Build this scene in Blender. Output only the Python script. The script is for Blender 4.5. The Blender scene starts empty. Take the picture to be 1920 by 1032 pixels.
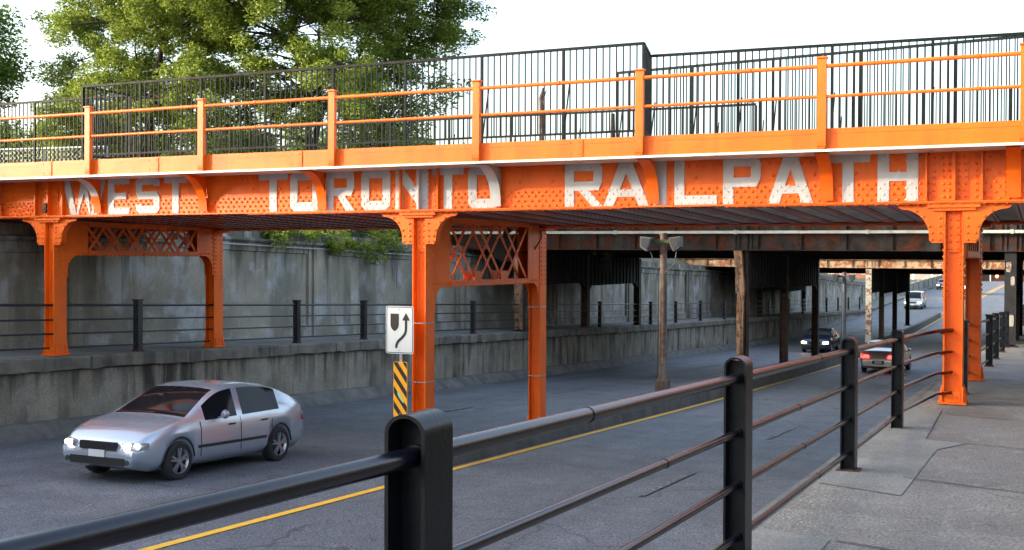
import bpy, math, random
import numpy as np
from mathutils import Matrix, Vector
random.seed(7); rng = np.random.default_rng(7)
R = math.radians
S = bpy.context.scene
COL = S.collection

# ------------------------------------------------------------------ camera
YAW, PIT, ROLL = R(24.6), R(-0.8), R(0.2)
fw = Vector((-math.sin(YAW)*math.cos(PIT), math.cos(YAW)*math.cos(PIT), math.sin(PIT)))
rt = Vector((math.cos(YAW), math.sin(YAW), 0)); up = rt.cross(fw)
rt2 = rt*math.cos(ROLL)+up*math.sin(ROLL); up2 = up*math.cos(ROLL)-rt*math.sin(ROLL)
cam = bpy.data.objects.new('camera', bpy.data.cameras.new('camera')); COL.objects.link(cam)
cam.matrix_world = Matrix((rt2, up2, -fw)).transposed().to_4x4()
cam.data.sensor_width = 36; cam.data.lens = 2184/1920*36
cam.data.clip_start = 0.05; cam.data.clip_end = 5000
S.camera = cam
# ------------------------------------------------------------------ world + sun
SUN_EL, SUN_AZ = R(14), R(240)        # azimuth clockwise from +Y : comes from -X -Y
w = bpy.data.worlds.new('World'); S.world = w; w.use_nodes = True
nt = w.node_tree; bg = nt.nodes['Background']
sky = nt.nodes.new('ShaderNodeTexSky'); sky.sky_type = 'NISHITA'; sky.sun_disc = False
sky.sun_elevation = SUN_EL; sky.sun_rotation = SUN_AZ
sky.air_density = 1.0; sky.dust_density = 4.5; sky.ozone_density = 1.3
hs = nt.nodes.new('ShaderNodeHueSaturation'); hs.inputs['Saturation'].default_value = .8
nt.links.new(sky.outputs[0], hs.inputs['Color']); nt.links.new(hs.outputs[0], bg.inputs[0]); bg.inputs[1].default_value = 0.15
sl = bpy.data.lights.new('sun', 'SUN'); sl.energy = 1.3; sl.angle = R(3); sl.color = (1.0, 0.86, 0.68)
so = bpy.data.objects.new('sun', sl); COL.objects.link(so)
sd = Vector((math.sin(SUN_AZ)*math.cos(SUN_EL), math.cos(SUN_AZ)*math.cos(SUN_EL), math.sin(SUN_EL)))
so.rotation_euler = sd.to_track_quat('Z', 'Y').to_euler()
S.view_settings.view_transform = 'Standard'; S.view_settings.look = 'None'
S.view_settings.exposure = 2.48; S.view_settings.gamma = 1
S.render.engine = 'CYCLES'
S.cycles.max_bounces = 6; S.cycles.diffuse_bounces = 3; S.cycles.glossy_bounces = 3
S.cycles.transparent_max_bounces = 8

# ------------------------------------------------------------------ materials
def mk(name, base, rough=.8, var=.25, scale=2.5, streak=0, streakcol=(.02,.02,.018), speck=0, speckscale=120,
       bump=.15, bumpscale=30, metal=0, rust=0, rustcol=(.12,.04,.015), rustlo=.52, crack=0, crackscale=.5, spec=.5,
       light=0, lightcol=(.4,.4,.38), emit=0, lanes=0, drip=None, streakscale=2.2, rustscale=2.0, coat=0, joints=None):
    m = bpy.data.materials.new(name); m.use_nodes = True
    t = m.node_tree; N = t.nodes; L = t.links; b = N['Principled BSDF']
    tc = N.new('ShaderNodeTexCoord'); co = tc.outputs['Object']
    def noise(sc, det=6, vec=None, ro=.6):
        n = N.new('ShaderNodeTexNoise'); n.inputs['Scale'].default_value = sc; n.inputs['Detail'].default_value = det
        n.inputs['Roughness'].default_value = ro; L.new(vec or co, n.inputs['Vector']); return n.outputs['Fac']
    def ramp(f, a, c, v0=0., v1=1.):
        r = N.new('ShaderNodeMapRange'); r.inputs[1].default_value = a; r.inputs[2].default_value = c
        r.inputs[3].default_value = v0; r.inputs[4].default_value = v1; L.new(f, r.inputs[0]); return r.outputs[0]
    def mix(f, A, B, mode='MIX'):
        x = N.new('ShaderNodeMix'); x.data_type = 'RGBA'; x.blend_type = mode
        if isinstance(f, (int, float)): x.inputs[0].default_value = f
        else: L.new(f, x.inputs[0])
        for k, v in ((6, A), (7, B)):
            if isinstance(v, tuple): x.inputs[k].default_value = (*v[:3], 1)
            else: L.new(v, x.inputs[k])
        return x.outputs[2]
    def mul(a, c):
        x = N.new('ShaderNodeMath'); x.operation = 'MULTIPLY'
        for k, v in ((0, a), (1, c)):
            if isinstance(v, (int, float)): x.inputs[k].default_value = v
            else: L.new(v, x.inputs[k])
        return x.outputs[0]
    def mapped(s, rot=(0,0,0)):
        mp = N.new('ShaderNodeMapping'); mp.inputs['Scale'].default_value = s; mp.inputs['Rotation'].default_value = rot
        L.new(co, mp.inputs['Vector']); return mp.outputs[0]
    lo = tuple(c*(1-var) for c in base); hi = tuple(min(1, c*(1+var)) for c in base)
    col = mix(ramp(noise(scale), .3, .7), lo, hi)
    if light: col = mix(mul(ramp(noise(.9, 5), .5, .62), light), col, lightcol)
    if streak:
        f = ramp(noise(streakscale, 5, mapped((1, 1, .07))), .50, .60)
        g = ramp(noise(.5, 3), .35, .6)
        col = mix(mul(mul(f, g), streak), col, streakcol)
    if drip:
        sp = N.new('ShaderNodeSeparateXYZ'); L.new(co, sp.inputs[0])
        def mth(op, a, c):
            x = N.new('ShaderNodeMath'); x.operation = op
            for k_, v_ in ((0, a), (1, c)):
                if isinstance(v_, (int, float)): x.inputs[k_].default_value = v_
                else: L.new(v_, x.inputs[k_])
            return x.outputs[0]
        top_ = mth('ADD', mth('MULTIPLY', sp.outputs[1], drip[1]), drip[0]); hgt = mth('SUBTRACT', top_, sp.outputs[2])
        nz = noise(1.7, 6, mapped((.6, 1, .03)), .7)
        f = ramp(mth('SUBTRACT', nz, mth('MULTIPLY', hgt, drip[2])), .46, .56)
        col = mix(mul(f, .68), col, (.030,.027,.02))
        nz = noise(2.3, 6, mapped((.6, 1.0, .05)), .7)
        f = ramp(mth('SUBTRACT', nz, mth('MULTIPLY', hgt, drip[2]*.6)), .60, .68)
        col = mix(mul(f, .45), col, (.34,.33,.30))
    if lanes:
        f = ramp(noise(1.1, 3, mapped((1, .035, 1))), .42, .6); col = mix(mul(f, lanes), col, tuple(c*.62 for c in base))
        f = ramp(noise(.8, 4), .60, .66); col = mix(mul(f, .35), col, tuple(c*.6 for c in base))
        f = ramp(noise(3.5, 7, mapped((1, .25, 1))), .62, .66); col = mix(mul(f, .3), col, tuple(c*1.6 for c in base))
    if crack:
        v = N.new('ShaderNodeTexVoronoi'); v.feature = 'DISTANCE_TO_EDGE'; v.inputs['Scale'].default_value = crackscale
        wv = N.new('ShaderNodeVectorMath'); wv.operation = 'ADD'
        nn = N.new('ShaderNodeTexNoise'); nn.inputs['Scale'].default_value = 1.3; nn.inputs['Detail'].default_value = 6; L.new(co, nn.inputs['Vector'])
        L.new(co, wv.inputs[0]); L.new(nn.outputs['Color'], wv.inputs[1]); L.new(wv.outputs[0], v.inputs['Vector'])
        f = ramp(v.outputs['Distance'], .002, .010, 1, 0)
        col = mix(mul(mul(f, crack), ramp(noise(.35, 2), .45, .55)), col, tuple(c*.35 for c in base))
    if joints:
        for ax, per, wd in joints:
            sp = N.new('ShaderNodeSeparateXYZ'); L.new(co, sp.inputs[0])
            q = N.new('ShaderNodeMath'); q.operation = 'PINGPONG'; L.new(sp.outputs[ax], q.inputs[0]); q.inputs[1].default_value = per/2
            f = ramp(q.outputs[0], wd*.5, wd, 1, 0)
            col = mix(mul(f, .75), col, tuple(c*.3 for c in base))
    if speck:
        col = mix(speck, col, mix(ramp(noise(speckscale, 2), .3, .7), (.0,.0,.0), (1.,1.,1.)), 'OVERLAY')
    rv = rough
    if rust:
        f = ramp(noise(rustscale, 9, None, .72), rustlo, rustlo+.04)
        f = mul(f, rust)
        rc = mix(ramp(noise(14, 4), .35, .65), rustcol, tuple(c*.45 for c in rustcol))
        col = mix(f, col, rc); rv = ramp(f, 0, 1, rough, .9)
    L.new(col, b.inputs['Base Color'])
    if isinstance(rv, float) or isinstance(rv, int):
        L.new(ramp(noise(scale*2.3, 4), .3, .7, max(.03, rough-.08), min(1, rough+.1)), b.inputs['Roughness'])
    else: L.new(rv, b.inputs['Roughness'])
    b.inputs['Metallic'].default_value = metal; b.inputs['Specular IOR Level'].default_value = spec
    if coat: b.inputs['Coat Weight'].default_value = coat; b.inputs['Coat Roughness'].default_value = .06
    if bump:
        bp = N.new('ShaderNodeBump'); bp.inputs['Strength'].default_value = bump; bp.inputs['Distance'].default_value = .02
        L.new(noise(bumpscale, 5), bp.inputs['Height']); L.new(bp.outputs[0], b.inputs['Normal'])
    return m

def flat(name, c, rough=.5, metal=0, emit=0, spec=.5, coat=0):
    m = bpy.data.materials.new(name); m.use_nodes = True; b = m.node_tree.nodes['Principled BSDF']
    b.inputs['Base Color'].default_value = (*c, 1); b.inputs['Roughness'].default_value = rough
    b.inputs['Metallic'].default_value = metal; b.inputs['Specular IOR Level'].default_value = spec
    if coat: b.inputs['Coat Weight'].default_value = coat; b.inputs['Coat Roughness'].default_value = .05
    if emit: b.inputs['Emission Color'].default_value = (*c, 1); b.inputs['Emission Strength'].default_value = emit
    return m

def leafmat(name, a, b_, c):
    m = bpy.data.materials.new(name); m.use_nodes = True; t = m.node_tree; N = t.nodes; L = t.links
    b = N['Principled BSDF']; g = N.new('ShaderNodeNewGeometry'); cr = N.new('ShaderNodeValToRGB')
    cr.color_ramp.elements[0].color = (*a, 1); cr.color_ramp.elements[1].color = (*c, 1)
    e = cr.color_ramp.elements.new(.5); e.color = (*b_, 1)
    L.new(g.outputs['Random Per Island'], cr.inputs[0]); L.new(cr.outputs[0], b.inputs['Base Color'])
    b.inputs['Roughness'].default_value = .55; b.inputs['Specular IOR Level'].default_value = .3
    tr = N.new('ShaderNodeBsdfTranslucent'); L.new(cr.outputs[0], tr.inputs[0])
    mx = N.new('ShaderNodeMixShader'); mx.inputs[0].default_value = .45
    L.new(b.outputs[0], mx.inputs[1]); L.new(tr.outputs[0], mx.inputs[2]); L.new(mx.outputs[0], N['Material Output'].inputs[0])
    return m

M = {}
M['orange'] = mk('orange paint', (.82,.130,.005), rough=.42, spec=.3, var=.12, scale=1.6, bump=.25, bumpscale=55, streak=.4, streakcol=(.48,.07,.006), rust=.6, rustlo=.67, rustcol=(.30,.06,.015), rustscale=3)
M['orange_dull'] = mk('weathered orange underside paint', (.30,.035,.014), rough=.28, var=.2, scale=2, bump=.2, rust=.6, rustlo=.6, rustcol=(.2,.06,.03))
M['letter'] = mk('white lettering paint', (.50,.50,.50), rough=.5, spec=.25, var=.12, scale=3, streak=.3, streakcol=(.3,.26,.22), bump=.22, bumpscale=50, rust=.35, rustlo=.70, rustcol=(.42,.2,.10), rustscale=6)
M['edge'] = mk('pale ledge edge', (.62,.62,.55), rough=.5, var=.12, streak=.2)
M['black'] = mk('black fence paint', (.007,.009,.012), rough=.30, var=.4, scale=6, bump=.07, bumpscale=45, rust=.8, rustlo=.71, rustcol=(.05,.02,.012), spec=.17)
M['black_rail'] = mk('glossy black rail paint', (.006,.006,.012), rough=.24, var=.4, scale=7, bump=.03, bumpscale=40, rust=.7, rustlo=.76, rustcol=(.05,.018,.014), spec=.38, rustscale=4)
M['black_far'] = mk('black rail paint', (.014,.016,.022), rough=.35, var=.3, scale=4, bump=.1, rust=.5, rustlo=.7)
M['rusty_plate'] = mk('rusty base plate', (.07,.03,.018), rough=.85, var=.5, scale=12, bump=.4)
M['railing'] = mk('dark green railing paint', (.006,.009,.008), rough=.6, var=.2, bump=0, spec=.12)
M['asphalt'] = mk('asphalt', (.112,.122,.138), rough=.65, var=.2, scale=.55, speck=.95, speckscale=38, lanes=.4, bump=.35, bumpscale=90, crack=.8, crackscale=.22, spec=.4, light=.22, lightcol=(.105,.11,.12))
M['sidewalk'] = mk('sidewalk concrete', (.178,.172,.162), rough=.85, var=.28, scale=.9, speck=.6, speckscale=50, lanes=.25, bump=.5, bumpscale=80, crack=.5, crackscale=.35, light=.25, lightcol=(.24,.235,.225))
M['patch'] = mk('pale concrete patch', (.20,.205,.195), rough=.85, var=.25, scale=1.6, speck=.35, speckscale=50, lanes=.35, rust=.3, rustlo=.6, rustcol=(.1,.1,.09), bump=.25, bumpscale=70)
M['concrete'] = mk('stained retaining wall concrete', (.22,.195,.148), rough=.9, var=.35, scale=.8, streak=.95, streakcol=(.030,.028,.02), bump=.6, bumpscale=9, light=.4, lightcol=(.33,.315,.28), rust=.5, rustlo=.66, rustcol=(.16,.105,.03), rustscale=.8, speck=.25, speckscale=30, joints=[(1, 7.3, .02)], drip=(-1.76, -.0335, .17))
M['coping'] = mk('coping concrete', (.15,.138,.11), rough=.9, var=.4, scale=1.6, streak=.6, bump=.8, bumpscale=12, speck=.3, joints=[(1, 3.15, .05)])
M['concrete_pale'] = mk('pale panel concrete', (.25,.228,.178), rough=.9, var=.36, scale=.5, streak=.75, streakscale=1.1, streakcol=(.06,.058,.042), bump=.6, bumpscale=9, light=.85, lightcol=(.36,.365,.36), speck=.2, speckscale=30, drip=(1.0, -.03, .14))
M['kerb'] = mk('worn kerb concrete', (.13,.125,.115), rough=.9, var=.35, scale=1.5, streak=.4, bump=.6, bumpscale=20, speck=.3)
M['median'] = mk('dark median concrete', (.085,.082,.076), rough=.85, var=.3, scale=1.5, streak=.5, bump=.5, bumpscale=20, speck=.3)
M['soffit'] = mk('soffit concrete', (.46,.47,.44), rough=.9, var=.35, scale=3, bump=.8, bumpscale=9, light=.4)
M['yellow'] = mk('yellow road paint', (.78,.42,.025), rough=.7, var=.12, scale=8, speck=.35, bump=.2, bumpscale=90, rust=.65, rustlo=.66, rustcol=(.09,.09,.09), rustscale=9)
M['whiteline'] = mk('worn white road paint', (.27,.27,.27), rough=.8, var=.3, rust=.95, rustlo=.42, rustcol=(.12,.13,.14), rustscale=7, bump=0)
M['darksteel'] = mk('sooty bridge steel', (.022,.018,.017), rough=.85, spec=.15, var=.6, scale=2, rust=.9, rustlo=.50, rustcol=(.075,.024,.012), bump=.4, streak=.25, streakcol=(.1,.1,.1), rustscale=1.6)
M['blacksteel'] = mk('soot black steel', (.008,.008,.010), rough=.85, var=.4, bump=.2)
M['brownsteel'] = mk('rusty brown column steel', (.045,.028,.018), rough=.85, var=.5, scale=3, rust=.6, rustlo=.5, rustcol=(.11,.05,.028), bump=.4)
M['peeling'] = mk('peeling cream and rust paint', (.26,.15,.085), rough=.85, var=.4, scale=4, streak=.9, streakcol=(.05,.02,.012), rust=.9, rustlo=.52, rustcol=(.13,.045,.02), bump=.6, streakscale=7, rustscale=5)
M['peelwhite'] = mk('flaking white paint', (.30,.29,.25), rough=.8, var=.2, scale=4, rust=.9, rustlo=.50, rustcol=(.15,.05,.02), bump=.4, rustscale=4)
M['rustygirder'] = mk('rust streaked cream girder', (.28,.20,.12), rough=.8, var=.3, scale=3, rust=.9, rustlo=.5, rustcol=(.20,.06,.02), streak=.7, streakscale=5, streakcol=(.15,.05,.02), bump=.3)
M['pipe'] = mk('white duct', (.32,.33,.30), rough=.6, var=.12, scale=3, rust=.7, rustlo=.64, rustcol=(.25,.12,.06), streak=.3, bump=.1, rustscale=3)
M['conduit'] = flat('grey conduit', (.32,.33,.34), .5, .3)
M['wood'] = mk('weathered pole', (.085,.06,.045), rough=.9, var=.4, scale=5, streak=.8, streakcol=(.2,.17,.13), streakscale=9, rust=.7, rustlo=.5, rustcol=(.09,.03,.016), bump=.6)
M['lampbox'] = mk('grey lamp housing', (.045,.048,.052), rough=.6, var=.3, scale=4, bump=.1)
M['moss'] = mk('moss', (.035,.05,.012), rough=1, var=.5, scale=12, bump=1, bumpscale=30)
M['glassgrey'] = flat('lamp glass', (.04,.045,.05), .15, 0)
M['signwhite'] = mk('white sign sheeting', (.58,.60,.59), rough=.4, var=.04, bump=0, streak=.1)
M['signblack'] = flat('sign black', (.012,.012,.014), .45)
M['signyellow'] = mk('amber sign sheeting', (.85,.36,.01), rough=.4, var=.05, bump=0)
M['sticker'] = flat('pale green sticker', (.35,.55,.25), .5)
M['galv'] = mk('galvanised steel', (.36,.37,.38), rough=.45, var=.15, scale=10, metal=.6, bump=.05)
M['soil'] = mk('embankment soil and dry leaves', (.07,.065,.035), rough=1, var=.5, scale=3, bump=1, bumpscale=8)
M['grass'] = leafmat('grass blades', (.05,.085,.015), (.085,.14,.025), (.14,.19,.05))
M['leaf'] = leafmat('locust leaves', (.10,.15,.018), (.17,.235,.030), (.28,.34,.06))
M['leaf_dark'] = leafmat('dark leaves', (.06,.12,.016), (.10,.18,.024), (.16,.24,.04))
M['bark'] = mk('bark', (.05,.038,.028), rough=.95, var=.4, scale=6, bump=.8, bumpscale=20)
M['brick'] = mk('brown brick', (.16,.075,.05), rough=.9, var=.3, scale=4, bump=.2)
M['brick_grey'] = mk('grey render', (.25,.23,.21), rough=.9, var=.2, bump=.2)
M['roofing'] = mk('dark roofing', (.05,.05,.055), rough=.9, var=.3)
M['window'] = flat('window glass', (.03,.035,.04), .08)
M['tyre'] = mk('tyre rubber', (.014,.014,.015), rough=.75, var=.2, bump=.1)
M['rim'] = flat('alloy rim', (.42,.43,.45), .3, .8)
M['carglass'] = flat('dark car glass', (.008,.010,.012), .06, 0, 0, .12)
M['trim'] = flat('black car trim', (.012,.012,.013), .5)
M['silver'] = flat('silver blue car paint', (.40,.45,.52), .27, .5, coat=.8)
M['navy'] = flat('navy car paint', (.012,.022,.05), .3, .3, coat=.9)
M['beige'] = flat('champagne silver car paint', (.42,.39,.35), .3, .55, coat=.8)
M['greysilver'] = flat('grey silver car paint', (.34,.36,.38), .3, .5, coat=.8)
M['vanwhite'] = flat('white van paint', (.7,.72,.74), .35, 0, coat=.5)
M['headlamp'] = flat('lit headlamp', (1.,.86,.62), .2, 0, 4)
M['headlamp_warm'] = flat('lit warm headlamp', (1.,.66,.28), .2, 0, 7)
M['taillamp'] = flat('lit tail lamp', (1.,.035,.03), .25, 0, 1.6)
M['redlamp'] = flat('red tail lens', (.35,.01,.01), .25)
M['amberlens'] = flat('amber lens', (.8,.25,.03), .25)
M['redsignal'] = flat('red signal', (1.,.12,.03), .3, 0, 6)
M['plate'] = flat('licence plate', (.55,.56,.56), .5)
M['redpaint'] = flat('red painted beam', (.6,.06,.05), .5)
M['gravel'] = mk('gravel', (.3,.27,.22), rough=.9, var=.5, scale=30)

# ------------------------------------------------------------------ mesh builder
class MB:
    def __init__(s): s.v = []; s.f = []; s.m = []; s.s = []
    def add(s, vs, fs, m=0, sm=False):
        o = len(s.v); s.v += [tuple(p) for p in vs]
        for f in fs: s.f.append(tuple(i+o for i in f)); s.m.append(m); s.s.append(sm)
    def box(s, x0, x1, y0, y1, z0, z1, m=0):
        s.add([(x0,y0,z0),(x1,y0,z0),(x1,y1,z0),(x0,y1,z0),(x0,y0,z1),(x1,y0,z1),(x1,y1,z1),(x0,y1,z1)],
              [(3,2,1,0),(4,5,6,7),(0,1,5,4),(1,2,6,5),(2,3,7,6),(3,0,4,7)], m)
    def obox(s, a, b, w, h, m=0, upv=(0,0,1)):      # oriented bar from a to b, width w, height h
        a = Vector(a); b = Vector(b); d = (b-a).normalized(); sx = d.cross(Vector(upv))
        if sx.length < 1e-4: sx = d.cross(Vector((1,0,0)))
        sx.normalize(); uz = sx.cross(d); vs = []
        for p in (a, b):
            for i, j in ((-1,-1),(1,-1),(1,1),(-1,1)): vs.append(p+sx*(i*w/2)+uz*(j*h/2))
        s.add(vs, [(0,1,2,3),(7,6,5,4),(0,4,5,1),(1,5,6,2),(2,6,7,3),(3,7,4,0)], m)
    def prism(s, poly, plane, a, b, m=0):            # poly in plane, extruded from a to b
        n = len(poly)
        def P(q, t):
            if plane == 'XZ': return (q[0], t, q[1])
            if plane == 'YZ': return (t, q[0], q[1])
            return (q[0], q[1], t)
        vs = [P(q, a) for q in poly]+[P(q, b) for q in poly]
        s.add(vs, [tuple(range(n)), tuple(range(2*n-1, n-1, -1))]+[(i, i+n, (i+1) % n+n, (i+1) % n) for i in range(n)], m)
    def tube(s, pts, r, n=10, m=0, caps=True):
        pts = [Vector(p) for p in pts]; rs = r if isinstance(r, (list, tuple)) else [r]*len(pts)
        rings = []; prev = None
        for i, p in enumerate(pts):
            d = (pts[min(i+1, len(pts)-1)]-pts[max(i-1, 0)]).normalized()
            if prev is None:
                a = d.cross(Vector((0,0,1)))
                if a.length < 1e-3: a = Vector((1,0,0))
            else: a = prev-d*prev.dot(d)
            a.normalize(); prev = a; c = d.cross(a)
            rings.append([p+(a*math.cos(2*math.pi*k/n)+c*math.sin(2*math.pi*k/n))*rs[i] for k in range(n)])
        vs = [q for rg in rings for q in rg]; fs = []
        for i in range(len(rings)-1):
            for k in range(n): fs.append((i*n+k, i*n+(k+1) % n, (i+1)*n+(k+1) % n, (i+1)*n+k))
        s.add(vs, fs, m, True)
        if caps: s.add(rings[0], [tuple(range(n-1, -1, -1))], m); s.add(rings[-1], [tuple(range(n))], m)
    def rivet(s, p, nrm, r=.018, m=0):
        p = Vector(p); nrm = Vector(nrm); a = nrm.orthogonal().normalized(); b = nrm.cross(a); vs = []
        for rr, h in ((1, 0), (.74, .62)):
            for k in range(6):
                t = k*math.pi/3; vs.append(p+(a*math.cos(t)+b*math.sin(t))*r*rr+nrm*(h*r))
        vs.append(p+nrm*(r*.9))
        s.add(vs, [(k, (k+1) % 6, 6+(k+1) % 6, 6+k) for k in range(6)]+[(6+k, 6+(k+1) % 6, 12) for k in range(6)], m, True)
    def strip(s, A, B, m=0, sm=False):               # quad strip between two polylines
        n = len(A); s.add(list(A)+list(B), [(i, i+1, n+i+1, n+i) for i in range(n-1)], m, sm)

ORI = {}
def tag(o, label=None, cat=None, group=None, kind=None):
    if label: o['label'] = label
    if cat: o['category'] = cat
    if group: o['group'] = group
    if kind: o['kind'] = kind
    return o
def thing(name, label, cat, loc=(0,0,0), group=None, rz=0):
    o = bpy.data.objects.new(name, None); COL.objects.link(o); o.location = loc; o.rotation_euler = (0,0,rz)
    o.empty_display_size = .2; ORI[o] = Vector(loc); return tag(o, label, cat, group)
def part(name, mb, mats, parent=None, label=None, local=False, bevel=0):
    if not isinstance(mats, (list, tuple)): mats = [mats]
    me = bpy.data.meshes.new(name); off = Vector((0,0,0))
    if parent is not None and not local: off = ORI[parent]
    me.from_pydata([tuple(Vector(p)-off) for p in mb.v], [], mb.f)
    me.polygons.foreach_set('material_index', mb.m); me.polygons.foreach_set('use_smooth', mb.s)
    for m in mats: me.materials.append(m if not isinstance(m, str) else M[m])
    me.validate(); me.update()
    o = bpy.data.objects.new(name, me); COL.objects.link(o)
    if parent is not None: o.parent = parent; ORI[o] = off
    if label: o['label'] = label
    if bevel:
        b = o.modifiers.new('bevel', 'BEVEL'); b.width = bevel; b.segments = 2; b.limit_method = 'ANGLE'
    return o
def clone(o, parent, loc):                            # copy of a part (and its sub-parts)
    c = o.copy(); COL.objects.link(c); c.parent = parent; c.location = loc; ORI[c] = ORI.get(o)
    for ch in [x for x in bpy.data.objects if x.parent == o]:
        g = ch.copy(); COL.objects.link(g); g.parent = c
    return c
def structure(name, mb, mats, label=None): return tag(part(name, mb, mats), kind='structure', label=label)
# ------------------------------------------------------------------ profiles along the road
def smooth_table(t, sig=6):
    ys = np.arange(-60, 520, 1.0); z = np.interp(ys, [a for a, _ in t], [b for _, b in t])
    k = np.exp(-.5*(np.arange(-18, 19)/sig)**2); k /= k.sum()
    zp = np.pad(z, 18, mode='edge'); return ys, np.convolve(zp, k, 'valid')
_r = smooth_table([(-60,-1.2),(0,-2.93),(18,-3.66),(36,-4.44),(59,-5.27),(75,-5.70),(92,-5.76),(110,-5.42),(131,-4.93),(165,-4.25),(203,-3.72),(222,-3.65),(260,-4.3),(400,-9),(520,-12)])
_c = smooth_table([(-60,0),(90,0),(115,.7),(131,1.5),(203,3.8),(520,14)])
_l = smooth_table([(-60,0),(62,0),(88,1.7),(117,2.6),(203,4.2),(520,14)])
def zr(y): return float(np.interp(y, *_r))
def cs(y): return float(np.interp(y, *_c))
def ls(y): return float(np.interp(y, *_l))
def zs(y):
    z = -1.47-.0335*y if y < 60 else -3.48-.023*(y-60)
    return max(z, zr(y)+.15)
def zn(y): return zs(y)-.075*float(np.interp(y, [15, 22], [1, 0]))
YS = list(np.arange(-30, 60, 1.0))+list(np.arange(60, 260, 5.0))+list(np.arange(260, 421, 20.0))
def sheet(cols, ys=YS, mb=None, m=0):   # cols: list of functions y -> (x, z)
    mb = mb or MB()
    for a, b in zip(cols[:-1], cols[1:]):
        mb.strip([(a(y)[0], y, a(y)[1]) for y in ys], [(b(y)[0], y, b(y)[1]) for y in ys], m)
    return mb

# ------------------------------------------------------------------ setting
structure('road', sheet([lambda y: (-18.5+ls(y), zr(y)-.02), lambda y: (-10+cs(y), zr(y)), lambda y: (-1.6+cs(y), zr(y)-.02)]), 'asphalt')
# right sidewalk slab
structure('sidewalk', sheet([lambda y: (-1.78+cs(y), zn(y)), lambda y: (2.2+cs(y), zn(y)+.02)]), 'sidewalk')
kb = sheet([lambda y: (-1.90+cs(y), zr(y)-.1), lambda y: (-1.90+cs(y), zn(y)-.02), lambda y: (-1.87+cs(y), zn(y)+.003), lambda y: (-1.76+cs(y), zn(y)+.004)])
tag(part('retaining_wall', kb, 'kerb'), 'low concrete wall holding up the near sidewalk beside the traffic lanes', 'retaining wall')
# patches
def sz(x, y, d=.006): return (x, y, zn(y)+.02*(x+1.78-cs(y))/3.98+d)
mb = MB(); mb.add([sz(x, y) for x, y in [(-1.73,9.95),(-1.02,9.62),(-1.01,12.8),(-.77,13.5),(-1.0,13.62),(-1.2,13.7),(-1.3,17.3),(-1.73,17.3)]], [tuple(range(8))])
mb.add([sz(x, y) for x, y in [(-1.73,7.78),(-1.24,7.62),(-1.22,6.2),(-1.73,6.2)]], [(0,1,2,3)])
structure('sidewalk_patch', mb, 'patch')
mb = MB()
for k in range(-3, 12):
    A = []; B = []
    for x in np.linspace(-1.2, 2.15, 9):
        y = 7.15+3.05*k-.38*x+.012*math.sin(x*7+k); A.append(sz(x, y-.013, .009)); B.append(sz(x, y+.013, .009))
    mb.strip(A, B)
structure('sidewalk_joint', mb, flat('joint tar', (.06,.06,.06), .8))
# left sidewalk + walls
structure('sidewalk', sheet([lambda y: (-21.25+ls(y), zs(y)+.03), lambda y: (-18.66+ls(y), zs(y))]), 'sidewalk')
def lw(y): return -18.66+ls(y)
lm = MB()
_j = np.random.default_rng(4).normal(0, .014, 4000)
def jt(y): return float(np.clip(_j[int(y*7+500) % 4000], -.03, .03)) if y < 60 else 0.
sheet([lambda y: (lw(y)-.1, zs(y)-.3), lambda y: (lw(y)-.02, zs(y)-.30), lambda y: (lw(y)-.04, min(zr(y)+.25, zs(y)-.3)), lambda y: (lw(y)-.04, zr(y)-.1)][1:], mb=lm)
sheet([lambda y: (lw(y)-.1, zs(y)+.004), lambda y: (lw(y)+.10, zs(y)+.002), lambda y: (lw(y)+.13+jt(y), zs(y)-.03+jt(y)*.6), lambda y: (lw(y)+.12+jt(y+9), max(zr(y)-.05, zs(y)-.27+jt(y+3))), lambda y: (lw(y)-.03, max(zr(y)-.05, zs(y)-.29))], mb=lm, m=1, ys=list(np.arange(-30, 60, .35))+[y for y in YS if y >= 60])
o = part('retaining_wall', lm, ['concrete', 'coping'])
tag(o, 'stained concrete wall with projecting coping under the far left sidewalk', 'retaining wall')
structure('kerb', sheet([lambda y: (lw(y)-.02, zr(y)+.30 if y < 112 else zr(y)-.1), lambda y: (lw(y)+.12, zr(y)+.27 if y < 112 else zr(y)-.1), lambda y: (lw(y)+.36, zr(y)+.04 if y < 112 else zr(y)-.1), lambda y: (lw(y)+.40, zr(y)-.05 if y < 112 else zr(y)-.1)]), 'kerb')
# coping joints on left wall (dark gaps)
# median
def mh(y): return float(np.interp(y, [17,22,36,60], [.12,.18,.42,.42]))
YM = [y for y in YS if 18 < y < 118]; YM = [17.2]+YM
mm = sheet([lambda y: (-10.75+.5*(ls(y)+cs(y)), zr(y)-.05), lambda y: (-10.70+.5*(ls(y)+cs(y)), zr(y)+mh(y)), lambda y: (-9.55+cs(y), zr(y)+mh(y)), lambda y: (-9.50+cs(y), zr(y)-.05)], YM)
mm.add([(-10.75,17.2,zr(17.2)-.05),(-10.7,17.2,zr(17.2)+.1),(-9.55,17.2,zr(17.2)+.1),(-9.5,17.2,zr(17.2)-.05)], [(0,1,2,3)])
structure('median', mm, 'median')
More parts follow.
